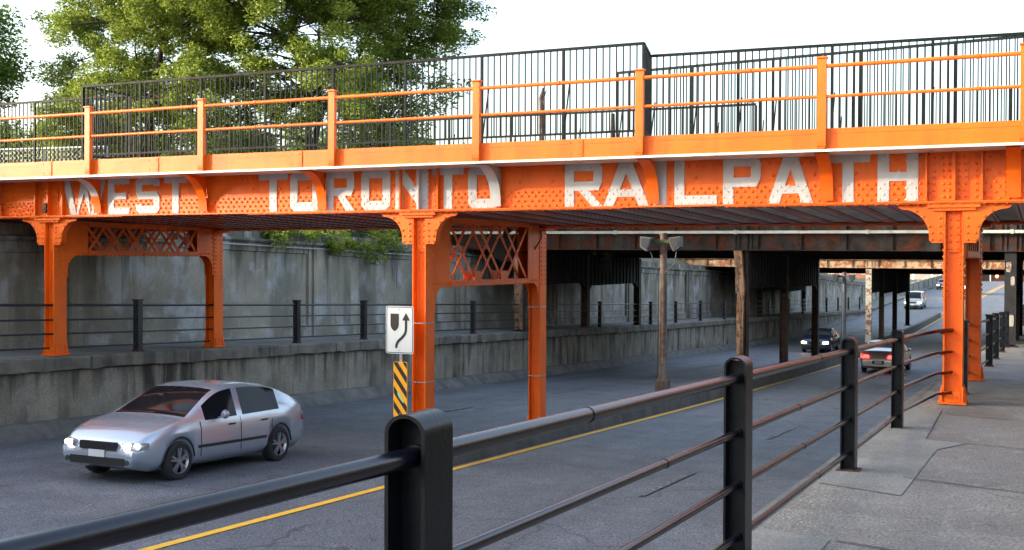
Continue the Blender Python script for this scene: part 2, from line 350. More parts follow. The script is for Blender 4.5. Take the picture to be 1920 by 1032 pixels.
# yellow lines
def line(xf, w, ys, name, mat, dz=.006):
    structure(name, sheet([lambda y: (xf(y)-w/2, zr(y)+dz-.0), lambda y: (xf(y)+w/2, zr(y)+dz)], ys), mat)
def dense(a, b, st=1.5): return list(np.arange(a, b, st))+[b]
line(lambda y: -9.33+cs(y), .15, dense(2, 128), 'yellow_line', 'yellow', .008)
line(lambda y: -9.13+cs(y)-.0*y, .13, dense(128, 300), 'yellow_line', 'yellow', .012)
line(lambda y: -9.9+cs(y)+max(0, (128-y))*-.02 if y < 128 else -9.5+cs(y), .13, dense(120, 300), 'yellow_line', 'yellow', .014)
for x0, fn in ((-14.5, ls), (-5.6, cs)):
    mbw = MB()
    for y in np.arange(-10, 230, 9):
        sheet([lambda q: (x0+fn(q)*.6+cs(q)*.4-.055, zr(q)+.006-.0), lambda q: (x0+fn(q)*.6+cs(q)*.4+.055, zr(q)+.006)], [y, y+1.5, y+3], mbw)
    structure('lane_line', mbw, 'whiteline')

# back wall behind the left sidewalk
WX = -21.2
def wt(y):  # top of wall
    if y < 15: return 1.2
    if 16.9 < y < 24.6: return .78
    return float(np.interp(y, [15,24.6,26.7,36,60,70,100,125,160,420], [1.0,.95,.9,.65,.0,-.3,-.9,-2.2,-3.3,-6]))
yw = [-30,-15,0,11,15,16.9,16.95,24.55,24.6]+list(np.arange(26, 60, 2.0))+list(np.arange(60, 200, 5.0))
wm = sheet([lambda y: (WX+ls(y), zs(y)-.1), lambda y: (WX+ls(y), wt(y)-.42)], yw)
sheet([lambda y: (WX+ls(y), wt(y)-.42), lambda y: (WX+ls(y)+.10, wt(y)-.40), lambda y: (WX+ls(y)+.14, wt(y)-.36), lambda y: (WX+ls(y)+.14, wt(y)-.31), lambda y: (WX+ls(y)-.06, wt(y)-.27), lambda y: (WX+ls(y)-.07, wt(y)), lambda y: (WX+ls(y)-.5, wt(y)+.02), lambda y: (WX+ls(y)-.5, zs(y))], yw, wm)
# base plinth and rails framing recessed panels
sheet([lambda y: (WX+ls(y)+.08, zs(y)-.1), lambda y: (WX+ls(y)+.08, zs(y)+.36), lambda y: (WX+ls(y), zs(y)+.40)], yw, wm)
sheet([lambda y: (WX+ls(y), wt(y)-.68), lambda y: (WX+ls(y)+.05, wt(y)-.66), lambda y: (WX+ls(y)+.05, wt(y)-.415)], yw, wm)
k = 0
for y in np.arange(1.0, 150, 10.1):
    x = WX+ls(y)
    for a, b, d in ((-.40, .40, .17), (-.58, -.40, .09), (.40, .58, .09)):
        wm.add([(x,y+a,zs(y)-.1),(x+d,y+a,zs(y)-.1),(x+d,y+b,zs(y)-.1),(x,y+b,zs(y)-.1),(x,y+a,wt(y)-.45),(x+d,y+a,wt(y)-.45),(x+d,y+b,wt(y)-.45),(x,y+b,wt(y)-.45)],
               [(0,1,5,4),(1,2,6,5),(2,3,7,6)])
tag(part('retaining_wall', wm, 'concrete_pale'), 'tall grey panelled concrete wall with cornice behind the left sidewalk', 'retaining wall')
cm = MB(); pts = [(WX+ls(y)+.17, y, wt(y)-.50) for y in list(np.arange(25, 40, 1.5))]
cm.tube(pts, .022, 8)
for p in pts[::2]: cm.box(p[0]-.12, p[0]+.03, p[1]-.02, p[1]+.02, p[2]-.03, p[2]+.03)
tag(part('conduit', cm, 'conduit'), 'thin pale conduit pipe running along the cornice of the left wall', 'pipe')

# right wall at back of the right sidewalk (outside the frame)
rm = sheet([lambda y: (2.2+cs(y), zs(y)-.1), lambda y: (2.2+cs(y), wt(y)), lambda y: (2.7+cs(y), wt(y))], [-4,0,11,15,16.9,16.95,24.55,24.6]+list(np.arange(26, 200, 6.0)))
tag(part('retaining_wall', rm, 'concrete'), 'grey concrete wall at the inner side of the near sidewalk', 'retaining wall')

# terrain: one sheet to the horizon
def terr(x, y):
    cx = -10+.5*(cs(y)+ls(y)); d = abs(x-cx)
    trench = min(zr(y)-.3, zs(y)-.4)
    plateau = float(np.interp(y, [-3000,-30,90,150,220,420,3000], [1.7,1.7,1.5,-2.2,-3.5,-8.5,-9]))
    edge = 11.9+(.5*(cs(y)-ls(y)))
    if d < edge: return trench
    t = min(1, (d-edge)/4.5); lowp = wt(y)-.12 if y < 200 else plateau
    return lowp*(1-t)+max(plateau, lowp)*t if t < 1 else plateau
xs = [-3000,-900,-300,-120,-70,-50,-40,-34,-30,-28,-26.5,-25,-24,-23,-22.3,-21.95,-21.6,-15,-10,-4,1.6,2.4,2.8,4,6,8,12,20,40,90,300,900,3000]
ys = [-3000,-800,-200,-60,-30,-15,-5,5,12,16.9,16.95,18,21,24.5,24.6]+list(np.arange(27, 60, 4.0))+list(np.arange(60, 240, 8.0))+[260,300,350,420,600,1200,3000]
tm = MB(); vs = []; fs = []
for y in ys:
    for x in xs:
        sh = float(np.clip(1-abs(x+10)/60, 0, 1))*.5*(cs(y)+ls(y)) if abs(x) < 70 else 0
        if -22 < x < 3: sh = ls(y) if x < -10 else cs(y)
        xx = x+sh; z = terr(xx, y)
        if y > 430 and abs(x+10) < 14: z = terr(-60, y)-.5
        if y < -40 and abs(x+10) < 14: z = -3.5
        vs.append((xx, y, z))
nx = len(xs)
for j in range(len(ys)-1):
    for i in range(nx-1): fs.append((j*nx+i, j*nx+i+1, (j+1)*nx+i+1, (j+1)*nx+i))
tm.add(vs, fs, 0, False); structure('ground', tm, 'soil')
#@@PART2
# ------------------------------------------------------------------ orange bridge
GY, GB = 18.2, .84                     # web plane of the front girder, underside level
BX0, BX1 = -24.0, 4.0
bridge = thing('footbridge', 'bright orange riveted steel bridge lettered WEST TORONTO RAILPATH crossing the road', 'bridge', (-10.1, 18.2, -3.3))
COLX = [-18.95, -10.12, -1.22]
BRX = [-20.4,-17.6,-14.9,-12.15,-8.6,-5.78,-3.03,-.42,2.3]
POSTX = [-22.9,-20.05,-17.2,-14.4,-11.5,-8.65,-5.8,-3.0,-.27,2.6]
# lettering: block strokes as abutting pieces
def stroke(path, w):                    # mitred strip of quads along a polyline, offset to both sides
    n = len(path); Lr = []; closed = path[0] == path[-1]
    for i, p in enumerate(path):
        if closed: a = path[(i-1) % (n-1)] if i else path[n-2]; b = path[(i+1) % (n-1)] if i < n-1 else path[1]
        else: a = path[max(i-1, 0)]; b = path[min(i+1, n-1)]
        p_ = Vector(p); d1 = (p_-Vector(a)); d2 = (Vector(b)-p_)
        if d1.length < 1e-6: d1 = d2
        if d2.length < 1e-6: d2 = d1
        d1.normalize(); d2.normalize(); n1 = Vector((-d1.y, d1.x)); n2 = Vector((-d2.y, d2.x)); mt = (n1+n2).normalized()
        l = (w/2)/max(.35, mt.dot(n1)); Lr.append((p_+mt*l, p_-mt*l))
    return [[Lr[i][0], Lr[i+1][0], Lr[i+1][1], Lr[i][1]] for i in range(n-1)]
def rect(a, b, c, d): return [Vector((a, c)), Vector((b, c)), Vector((b, d)), Vector((a, d))]
def glyph(c, w, h, s=.165):
    s = min(s, w*.34); e = s/2; k = .12
    if c == 'I': return [rect(0, w, 0, h)]
    if c == 'L': return [rect(0, s, 0, h), rect(s, w, 0, s*.9)]
    if c == 'E': return [rect(0, s, 0, h), rect(s, w, 0, s*.8), rect(s, w*.85, h*.5-s*.4, h*.5+s*.4), rect(s, w, h-s*.8, h)]
    if c == 'T': return [rect(0, w, h-s*.85, h), rect(w/2-e, w/2+e, 0, h-s*.85)]
    if c == 'H': return [rect(0, s, 0, h), rect(w-s, w, 0, h), rect(s, w-s, h*.5-s*.4, h*.5+s*.4)]
    if c == 'N': return [rect(0, s*.9, 0, h), rect(w-s*.9, w, 0, h), [Vector(q) for q in ((s*.9, h), (s*.9, h*.62), (w-s*.9, 0), (w-s*.9, h*.38))]]
    if c == 'O': return stroke([(e, k), (k, e), (w-k, e), (w-e, k), (w-e, h-k), (w-k, h-e), (k, h-e), (e, h-k), (e, k)], s)
    if c == 'S':
        return stroke([(e, h*.26), (e, k), (k, e), (w-k, e), (w-e, k), (w-e, h*.42), (w-k, h*.5), (k, h*.5), (e, h*.58), (e, h-k), (k, h-e), (w-k, h-e), (w-e, h-k), (w-e, h*.74)], s*.92)
    if c in 'PR':
        m_ = h*.46; out = [rect(0, s, 0, h)]+stroke([(s, h-e*.9), (w-k, h-e*.9), (w-e, h-k), (w-e, m_+k*.7), (w-k, m_), (s, m_)], s*.92)
        if c == 'R': out.append([Vector(q) for q in ((s*1.5, m_-e*.93), (w*.5+s*.6, m_-e*.93), (w, 0), (w-s*1.1, 0))])
        return out
    if c == 'A':
        t = lambda y: s*1.05+(w/2-s*1.05)*y/(h*.72)
        return [[Vector(q) for q in ((0, 0), (s*1.05, 0), (w/2, h*.72), (w/2, h), (w/2-s*.62, h))],
                [Vector(q) for q in ((w, 0), (w/2+s*.62, h), (w/2, h), (w/2, h*.72), (w-s*1.05, 0))],
                [Vector(q) for q in ((t(h*.2), h*.2), (w-t(h*.2), h*.2), (w-t(h*.36), h*.36), (t(h*.36), h*.36))]]
    if c == 'W':
        b = s*1.2; q4 = w/4
        return [[Vector(q) for q in ((0, h), (q4-b*.25, 0), (q4+b*.55, 0), (b, h))], [Vector(q) for q in ((q4+b*.55, 0), (w/2-b*.45, h*.85), (w/2, h*.95), (w/2, h*.6), (q4+b*.75, 0))],
                [Vector(q) for q in ((w-q4-b*.55, 0), (w-q4-b*.75, 0), (w/2, h*.6), (w/2, h*.95), (w/2+b*.45, h*.85))], [Vector(q) for q in ((w, h), (w-b, h), (w-q4-b*.55, 0), (w-q4+b*.25, 0))]]
TXT = [('W',-18.64,-17.44),('E',-17.39,-16.82),('S',-16.66,-16.04),('T',-15.93,-15.36),('T',-13.63,-12.97),('O',-12.91,-12.25),('R',-12.11,-11.50),('O',-11.35,-10.74),('N',-10.63,-9.97),('T',-9.87,-9.26),('O',-9.17,-8.55),('R',-7.35,-6.68),('A',-6.66,-5.88),('I',-5.80,-5.58),('L',-5.45,-4.75),('P',-4.65,-4.05),('A',-3.94,-3.25),('T',-3.05,-2.41),('H',-2.30,-1.72)]
LZ, LH = .875, .74
POLY = []; lt = MB()
LETTERS = []
for c, a, b in TXT:
    lt = MB(); LETTERS.append(lt)
    for q in glyph(c, b-a, LH):
        P = [(a+p.x, LZ+p.y) for p in q]; POLY.append(P)
        # sink 4 mm proud of the plates
        vs = [(x, GY-.0245, z) for x, z in P]+[(x, GY-.0005, z) for x, z in P]; n = len(P)
        lt.add(vs, [tuple(range(n))]+[(i, (i+1) % n, n+(i+1) % n, n+i) for i in range(n)])
def inletter(x, z):
    for P in POLY:
        ins = False; j = len(P)-1
        for i in range(len(P)):
            if (P[i][1] > z) != (P[j][1] > z) and x < (P[j][0]-P[i][0])*(z-P[i][1])/(P[j][1]-P[i][1])+P[i][0]: ins = not ins
            j = i
        if ins: return True
    return False
def girder(front):
    mb = MB(); y = GY if front else 23.55; s = -1 if front else 1
    Y = lambda d: (y+s*d)
    def bx(x0, x1, d0, d1, z0, z1, m=0): mb.box(x0, x1, min(Y(d0), Y(d1)), max(Y(d0), Y(d1)), z0, z1, m)
    bx(BX0, BX1, -.02, 0, GB+.03, 1.72)                     # web
    bx(BX0, BX1, -.2, .17, GB, GB+.025)                     # bottom flange
    for a, b in ((-21.2,-16.9),(-13.8,-6.3),(-4.6,1.2)): bx(a, b, -.19, .155, GB-.016, GB-.001)
    bx(BX0, BX1, 0, .012, GB+.026, 1.165)                   # bottom angle leg
    bx(BX0, BX1, 0, .010, 1.45, 1.60)                       # top angle leg
    bx(BX0, BX1, 0, .14, 1.60, 1.62)
    # splice plates and stiffeners over the columns
    for cx in COLX:
        bx(cx-.19, cx+.19, .0125, .0215, GB+.03, 1.598); bx(cx-.02, cx+.02, .022, .13, GB+.03, 1.597, 1 if front and cx == COLX[1] else 0)
        for q in (-.40, .36): bx(cx+q, cx+q+.03, .0125, .10, GB+.03, 1.597)
        for q in (-.15, -.07, .07, .15, -.28, .30):
            for z in np.arange(GB+.09, 1.58, .095):
                d = .0215 if abs(q) < .2 else (.012 if (z < 1.165 or z > 1.45) else 0)
                mb.rivet((cx+q, Y(d), z), (0, s, 0), .024, 1 if front and inletter(cx+q, z) else 0)
    xs_ = np.arange(BX0+.1, BX1, .128)
    for r_, (z, off) in enumerate(((.90, 0), (.985, .064), (1.07, 0), (1.135, .064), (1.49, 0), (1.565, .064))):
        for x in xs_:
            x = x+off
            if any(abs(x-c) < .33 for c in COLX): continue
            mb.rivet((x, Y(.012 if z < 1.3 else .010), z), (0, s, 0), .026, 1 if front and inletter(x, z) else 0)
    for x in np.arange(BX0+.3, BX1, .62):
        if any(abs(x-c) < .4 for c in COLX): continue
        for z in (1.31,): mb.rivet((x, Y(0), z), (0, s, 0), .032, 1 if front and inletter(x, z) else 0)
    for x in np.arange(BX0+.1, BX1, .15):                   # rivet heads under the flange
        for d in (.09, .14): mb.rivet((x, Y(d), GB-.016 if (-21.2<x<-16.9 or -13.8<x<-6.3 or -4.6<x<1.2) else GB), (0, 0, -1), .02, 0)
    for bxx in BRX:                                         # plates behind the brackets
        bx(bxx-.17, bxx-.05, .0125, .02, GB+.03, 1.59)
        for z in np.arange(GB+.1, 1.58, .12): mb.rivet((bxx-.11, Y(.02), z), (0, s, 0), .018, 0)
    o = part('girder', mb, ['orange', 'letter'], bridge)
    if not front: o.location.z -= .15
    return o
gf = girder(True); girder(False)
for lt in LETTERS: part('painted_letter', lt, 'letter', gf)
# deck, soffit, floor beams
mb = MB(); mb.box(BX0, BX1, 17.60, 24.2, 1.625, 1.75); part('deck', mb, 'soffit', bridge)
mb = MB(); mb.prism([(18.42,.858),(23.50,.738),(23.50,.80),(18.42,.92)], 'YZ', BX0, BX1); part('soffit', mb, 'soffit', bridge)
fb0 = None
xs_ = np.arange(BX0+.3, BX1, .60)
mbf = MB(); mbf.box(-.13, .13, 18.42-18.2, 23.50-18.2, -.03, -.006); mbf.box(-.02, .02, .225, 5.3, -.005, .03)
for y in np.arange(.3, 5.2, .22):
    for q in (-.08, .08): mbf.rivet((q, y, -.03), (0, 0, -1), .015)
for i, x in enumerate(xs_):
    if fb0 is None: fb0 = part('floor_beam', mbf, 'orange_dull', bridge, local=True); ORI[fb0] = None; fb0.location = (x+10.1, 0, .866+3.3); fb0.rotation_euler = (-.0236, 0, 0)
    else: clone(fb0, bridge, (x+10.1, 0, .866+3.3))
# ledge + fascia
mb = MB(); mb.box(BX0, BX1, 17.44, 18.19, 1.585, 1.624); part('ledge', mb, 'edge', bridge)
mb = MB(); mb.box(BX0, BX1, 23.57, 24.3, 1.585, 1.624); part('ledge', mb, 'edge', bridge)
mb = MB(); mb.box(BX0, BX1, 17.50, 17.56, 1.6245, 1.93); mb.box(BX0, BX1, 17.494, 17.4995, 1.85, 1.856)
for x in (-18.35, -15.6, -12.3, -6.9, 1.3):
    mb.box(x-.13, x+.13, 17.488, 17.4938, 1.64, 1.92)
    for q in (-.08, .08):
        for z in (1.69, 1.87): mb.rivet((x+q, 17.488, z), (0,-1,0), .014)
part('fascia', mb, 'orange', bridge)
mb = MB(); mb.box(BX0, BX1, 24.2, 24.25, 1.6245, 1.93); part('fascia', mb, 'orange', bridge)
# rail posts
def postmesh():
    mb = MB(); w = .062
    prof = [(-.10, .10), (-.125, .03), (-.12, -.01), (-.07, -.035), (0, -.04)]
    y0 = -.004
    mb.prism([(y0, 1.32), (y0-.075, 1.32), (y0-.085, .1), (y0-.08, .04), (y0-.055, .005), (y0, -.01)], 'YZ', -w, -w+.012)
    mb.prism([(y0, 1.32), (y0-.075, 1.32), (y0-.085, .1), (y0-.08, .04), (y0-.055, .005), (y0, -.01)], 'YZ', w-.012, w)
    out = [(y0-.076, 1.32), (y0-.086, .1), (y0-.081, .04), (y0-.056, .004), (y0, -.012)]
    mb.strip([(-w-.001, a, b) for a, b in out], [(w+.001, a, b) for a, b in out]); mb.box(-w+.012, w-.012, y0-.07, y0-.058, 0, 1.31)
    mb.box(-w-.014, w+.014, y0-.10, y0+.02, 1.321, 1.345)
    mb.box(w+.001, w+.05, y0-.008, y0, 0, .26)
    for z in (.06, .2): mb.rivet((w+.028, y0-.008, z), (0,-1,0), .013)
    mb.box(-w+.012, w-.012, y0-.004, y0+.02, .3, 1.32)
    return mb
rp = None
for x in POSTX:
    loc = (x+10.1, 17.5-18.2, 1.63+3.3)
    if rp is None: rp = part('rail_post', postmesh(), 'orange', bridge, local=True); rp.location = loc
    else: clone(rp, bridge, loc)
for dz, r in ((2.84, .030), (2.39, .024)):
    mb = MB(); xsr = sorted(POSTX+[BX0, BX1])
    mb.tube([(x, 17.455, dz+random.uniform(-.004, .004)) for x in xsr], r, 10)
    for x in (-19.3, -13.2, -7.2, -4.1, -.9): mb.tube([(x, 17.455, dz), (x+.05, 17.455, dz)], r+.008, 10)
    part('handrail', mb, 'orange', bridge)
# knee brackets
def bracketmesh():
    mb = MB(); n = 10; P = []
    for i in range(n+1):
        t = i/n*math.pi/2; P.append((17.47+.60*math.sin(t), .90+.66*math.cos(t)))
    P = [(17.47+.62*(1-math.cos(i/n*math.pi/2))**.9, 1.565-.66*math.sin(i/n*math.pi/2)**1.25) for i in range(n+1)]
    P = [(17.47+.63*math.sin(i/n*math.pi/2), .90+.665*math.cos(i/n*math.pi/2)**.85) for i in range(n+1)]
    hw = .095
    A = [(-hw, y-18.2, z) for y, z in P]; B = [(hw, y-18.2, z) for y, z in P]
    mb.strip(A, B, 0, True); A2 = [(-hw, y-18.2+.012, z+.012) for y, z in P]; B2 = [(hw, y-18.2+.012, z+.012) for y, z in P]
    mb.strip(B2, A2, 0, True); mb.strip(A2, A); mb.strip(B, B2)
    mb.add([A[-1], B[-1], B2[-1], A2[-1]], [(0,1,2,3)])
    poly = [(y-18.2+.012, z+.012) for y, z in P]+[(-.023, .91), (-.023, 1.58), (P[0][0]-18.2+.012, 1.58)]
    mb.prism(poly, 'YZ', -.008, .008, 1)
    for z in (1.0, 1.15, 1.3, 1.45): mb.rivet((.008, -.08, z), (1,0,0), .016, 1)
    return mb
b0 = None
for i, x in enumerate(BRX):
    loc = (x+10.1, 0, 3.3)
    if b0 is None: b0 = part('knee_bracket', bracketmesh(), ['orange', 'orange'], bridge, local=True); b0.location = loc
    elif i in (1, 4):                                        # these carry the white of the W and the O across
        bb = part('knee_bracket', bracketmesh(), ['letter', 'letter'] if i == 4 else ['letter', 'orange'], bridge, label='knee bracket with white letter paint across it', local=True); bb.location = loc
        me = bb.data
        for p in me.polygons:
            if p.center.y > -.15 and p.center.z < 1.2 and i == 1: p.material_index = 1
        me.materials.append(M['orange'])
        if i == 4:
            for p in me.polygons:
                if p.center.x < -.04: p.material_index = 2
    else: clone(b0, bridge, loc)
# columns
def column(cx, cy, base, W=.27, D=.34, topgusset=True):
    mb = MB(); T = .022; g0 = GB if topgusset else GB-.15; z1 = g0-.075
    mb.box(cx-W/2, cx-W/2+T, cy-D/2, cy+D/2, base+.02, z1); mb.box(cx+W/2-T, cx+W/2, cy-D/2, cy+D/2, base+.02, z1)
    mb.box(cx-W/2+T, cx+W/2-T, cy-.055, cy-.04, base+.02, z1-.001)
    for sgn in (-1, 1):                                       # angle legs in the front recess
        x0 = cx+sgn*(W/2-T); x1 = x0-sgn*.055; mb.box(min(x0,x1), max(x0,x1), cy-.068, cy-.0555, base+.03, z1-.002)
    mb.box(cx-W/2+.055, cx+W/2-.055, cy-.088, cy-.0685, .12, z1-.004)
    for z in np.arange(-.55, z1, .10):
        for q in (-.10, .10):
            mb.rivet((cx+W/2, cy+q, z), (1,0,0), .024); mb.rivet((cx-W/2, cy+q, z), (-1,0,0), .024)
        for q in (-1, 1): mb.rivet((cx+q*(W/2-.045), cy-.068, z), (0,-1,0), .019)
    for z in np.arange(.17, z1-.05, .105):
        for q in (-.045, .045): mb.rivet((cx+q, cy-.088, z), (0,-1,0), .023)
    o = part('column', mb, 'orange', bridge)
    # base plates
    b = MB(); h = .25
    b.box(cx-W/2-.06, cx+W/2+.06, cy-D/2-.05, cy+D/2+.05, base-.01, base+.022)
    for sgn in (-1, 1):
        xf = cx+sgn*(W/2+.001)
        b.prism([(cy-D/2-.04, base+.023), (cy+D/2+.04, base+.023), (cy+D/2, base+h), (cy-D/2, base+h)], 'YZ', min(xf, xf+sgn*.016), max(xf, xf+sgn*.016))
        b.prism([(xf+sgn*.017, base+.023), (xf+sgn*.055, base+.023), (xf+sgn*.03, base+h*.85), (xf+sgn*.017, base+h*.9)], 'XZ', cy-.14, cy-.12)
        b.prism([(xf+sgn*.017, base+.023), (xf+sgn*.055, base+.023), (xf+sgn*.03, base+h*.85), (xf+sgn*.017, base+h*.9)], 'XZ', cy+.12, cy+.14)
        for z in (.07, .14, .2):
            for q in (-.1, .1, 0): b.rivet((xf+sgn*.017, cy+q*1.1, base+z), (sgn,0,0), .018)
    b.box(cx-W/2+T+.004, cx+W/2-T-.004, cy-D/2-.01, cy-D/2+.006, base+.023, base+.17)
    for q in (-.06, .06): b.rivet((cx+q, cy-D/2-.01, base+.09), (0,-1,0), .018)
    part('base_plate', b, 'orange', o)
    if topgusset:
        g = MB(); n = 10
        for sgn in (-1, 1):
            P = [(W/2+.004, GB-.078), (.76, GB-.002), (.78, GB-.05), (.74, GB-.085)]
            P[0] = (W/2+.004, GB-.002)
            arc = []
            for i in range(n+1):
                t = i/n*math.pi/2; arc.append((.72-.38*math.sin(t), GB-.09-.40*(1-math.cos(t))))
            P += arc+[(.34, .30), (.30, .255), (W/2+.004, .255)]
            Q = [(cx+sgn*a, z) for a, z in P]
            if sgn < 0: Q = Q[::-1]
            g.prism(Q, 'XZ', cy-D/2-.004, cy-D/2+.014)
            edge = [(cx+sgn*a, z-.001) for a, z in arc+[(.34, .30)]]
            g.strip([(x, cy-D/2+.0, z) for x, z in edge], [(x, cy-D/2+.13, z) for x, z in edge], 0, True)
            for a, z in ((.70,GB-.04),(.58,GB-.04),(.46,GB-.04),(.34,GB-.04),(.22,GB-.04),(.52,GB-.12),(.42,GB-.2),(.33,.5),(.30,.4),(.30,.3),(.19,.62),(.19,.5),(.19,.4),(.19,.3)):
                g.rivet((cx+sgn*a, cy-D/2-.004, z), (0,-1,0), .023)
        g.box(cx-.36, cx+.36, cy-D/2-.07, cy+D/2+.05, GB-.072, GB-.020)
        g.box(cx-.30, cx+.30, cy-D/2-.045, cy+D/2+.04, GB-.115, GB-.0725)
        part('capital', g, 'orange', o)
    else:
        g = MB(); g.box(cx-.3, cx+.3, cy-D/2-.05, cy+D/2+.05, g0-.074, g0-.020); part('capital', g, 'orange', o)
    return o
YF, YB = 18.3, 23.45
for i, cx in enumerate(COLX):
    for yy in (YF, YB):
        base = (zn(yy) if i == 2 else zs(yy))+.03 if i != 1 else zr(yy)+mh(yy)+.01
        column(cx, yy, base, W=.27, topgusset=(yy == YF))
    z0, z1 = ((-.50, .66) if i == 1 else (.06, .66)); y0, y1 = YF+.17, YB-.17
    br = MB(); gw = .62; xo = .115
    for sx in (-1, 1):
        x = cx+sx*xo; xa, xb = x-.006, x+.006
        for (ya, dr) in ((y0, 1), (y1, -1)):                  # curved corner plates
            low = z0-.34; P = [(ya, z1+.09), (ya+dr*gw, z1+.09), (ya+dr*gw, z0-.002)]
            for k in range(9):
                t = k/8*math.pi/2; P.append((ya+dr*(.05+.36*(1-math.sin(t))), z0-.002-.34*(1-math.cos(t))))
            P += [(ya+dr*.05, low-.15), (ya, low-.15)]
            br.prism(P, 'YZ', xa, xb)
            for z in np.arange(low-.08, z1+.05, .105):
                br.rivet((x+sx*.006, ya+dr*.04, z), (sx,0,0), .022)
            for q in np.arange(.1, gw, .1): br.rivet((x+sx*.006, ya+dr*q, z0+.04), (sx,0,0), .022); br.rivet((x+sx*.006, ya+dr*q, z1+.04), (sx,0,0), .022)
        br.box(min(x, x+sx*.03)-.0, max(x, x+sx*.03), y0+gw+.002, y1-gw-.002, z0, z0+.085)
        br.box(min(x, x+sx*.03), max(x, x+sx*.03), y0+gw+.002, y1-gw-.002, z1, z1+.085)
    br.box(cx-.16, cx+.16, y0+.3, y1-.3, z0-.016, z0-.003); br.box(cx-.16, cx+.16, y0, y1, z1+.091, z1+.105)
    for y in np.arange(y0+.4, y1-.3, .13): br.rivet((cx+.13, y, z0-.016), (0,0,-1), .02); br.rivet((cx-.13, y, z0-.016), (0,0,-1), .02)
    b_ = part('cross_brace', br, 'orange', bridge)
    la = MB(); n = 3 if i == 1 else 6; ya, yb = y0+gw-.05, y1-gw+.05; st = (yb-ya)/n
    for sx in (-1, 1):
        x = cx+sx*(xo-.016)
        for k in range(n):
            a = ya+k*st
            la.obox((x, a, z0+.04), (x, a+st, z1+.03), .012, .075, upv=(1,0,0)) if False else la.prism([(a, z0+.02), (a+.095, z0+.02), (a+st+.05, z1+.06), (a+st-.045, z1+.06)], 'YZ', x-.005, x+.005)
            x2 = x-sx*.013
            la.prism([(a-.045, z1+.06), (a+.05, z1+.06), (a+st+.05, z0+.02), (a+st-.045, z0+.02)], 'YZ', x2-.005, x2+.005)
            la.rivet((x+sx*.005, a+st*.5, (z0+z1)/2+.04), (sx,0,0), .018)
        if i == 1:
            for k in range(1, n): la.box(x-.018*0-.004+sx*.012, x+.004+sx*.012, ya+k*st-.16, ya+k*st+.16, z0+.086, z0+.26)
    part('lattice', la, 'orange', b_)
# strap bands
for cx, cy, z in ((-10.12, YF, -1.15), (-10.12, YF, -2.2), (-10.12, YB, -1.05), (-10.12, YB, -2.55)):
    if 1:
        sm = MB()
        W, D = .28, .35; P = [(cx-W/2, cy-D/2, z), (cx+W/2, cy-D/2, z), (cx+W/2, cy+D/2, z), (cx-W/2, cy+D/2, z), (cx-W/2, cy-D/2, z)]
        for a, b in zip(P[:-1], P[1:]): sm.obox(a, b, .006, .02)
    part('strap', sm, 'galv', bridge)
# two round lights on the girder end plate
mb = MB()
for z in (1.09, .98): mb.tube([(-18.99, 18.17, z), (-18.99, 18.03, z-.01)], [.05, .055], 10)
part('signal_light', mb, 'signblack', bridge)
# abutments
mb = MB(); mb.box(-24.5, -21.9, 17.0, 24.5, -1.5, .80); mb.box(2.75, 6, 17.0, 24.5, -1.5, .80)
part('abutment', mb, 'concrete', bridge)

# ------------------------------------------------------------------ dark picket railings on the deck
def picket_railing(label, runs, z0, z1, grp=None):
    a0 = runs[0][0]; t = thing('picket_railing', label, 'railing', (a0[0], a0[1], 1.75), 'dark picket railings on the bridge')
    pk = MB(); tr = MB(); br = MB()
    for a, b in runs:
        d = Vector((b[0]-a[0], b[1]-a[1], 0)); L_ = d.length; d.normalize()
        za, zb = z1 if isinstance(z1, tuple) else (z1, z1)
        A = Vector((a[0], a[1], 0)); B = Vector((b[0], b[1], 0))
        tr.obox(A+Vector((0,0,za)), B+Vector((0,0,zb)), .05, .045); br.obox(A+Vector((0,0,z0)), B+Vector((0,0,z0)), .04, .035)
        n = int(L_/.12)
        for k in range(n+1):
            p = A+d*(k*L_/max(1, n)); zt_ = za+(zb-za)*k/max(1, n)
            if k % 13 == 0 or k == n:
                m_ = MB(); m_.box(p.x-.022, p.x+.022, p.y-.022, p.y+.022, 1.751, zt_-.022)
                if k % 13 == 0 and abs(d.x) > .8 and L_ > 3: m_.obox((p.x-.03, p.y-.02, 1.76), (p.x-.0, p.y+.03+.25, z0+.9), .02, .02)
                part('post', m_, 'railing', t)
            else: pk.box(p.x-.0095, p.x+.0095, p.y-.0095, p.y+.0095, z0+.017, zt_-.022)
    part('top_rail', tr, 'railing', t); part('bottom_rail', br, 'railing', t); part('pickets', pk, 'railing', t)
    return t
picket_railing('dark picket railing bulging forward along the middle of the bridge behind the orange rail', [((-18.5, 18.62), (-6.12, 18.62)), ((-6.13, 18.64), (-6.36, 19.66)), ((-18.5, 18.64), (-18.5, 20.0))], 2.15, 3.60)
picket_railing('dark picket railing at the right end of the bridge, set back from the corner', [((-6.36, 19.72), (4, 19.72))], 1.9, (3.58, 3.46))
picket_railing('dark picket railing at the left end of the bridge in front of the trees', [((-24.5, 20.02), (-18.6, 20.02))], 2.1, 3.6)
picket_railing('lower dark picket railing along the far side of the bridge deck', [((-22.0, 23.95), (-5.45, 23.95))], 2.0, (3.27, 3.2))
picket_railing('far dark picket railing whose top slants up towards the right end of the bridge', [((-7.6, 21.5), (3.5, 20.1))], 2.0, (3.62, 3.62))
picket_railing('far dark picket railing at the right end starting from a thick post', [((-5.35, 23.95), (4, 23.95))], 2.0, (3.30, 3.24))
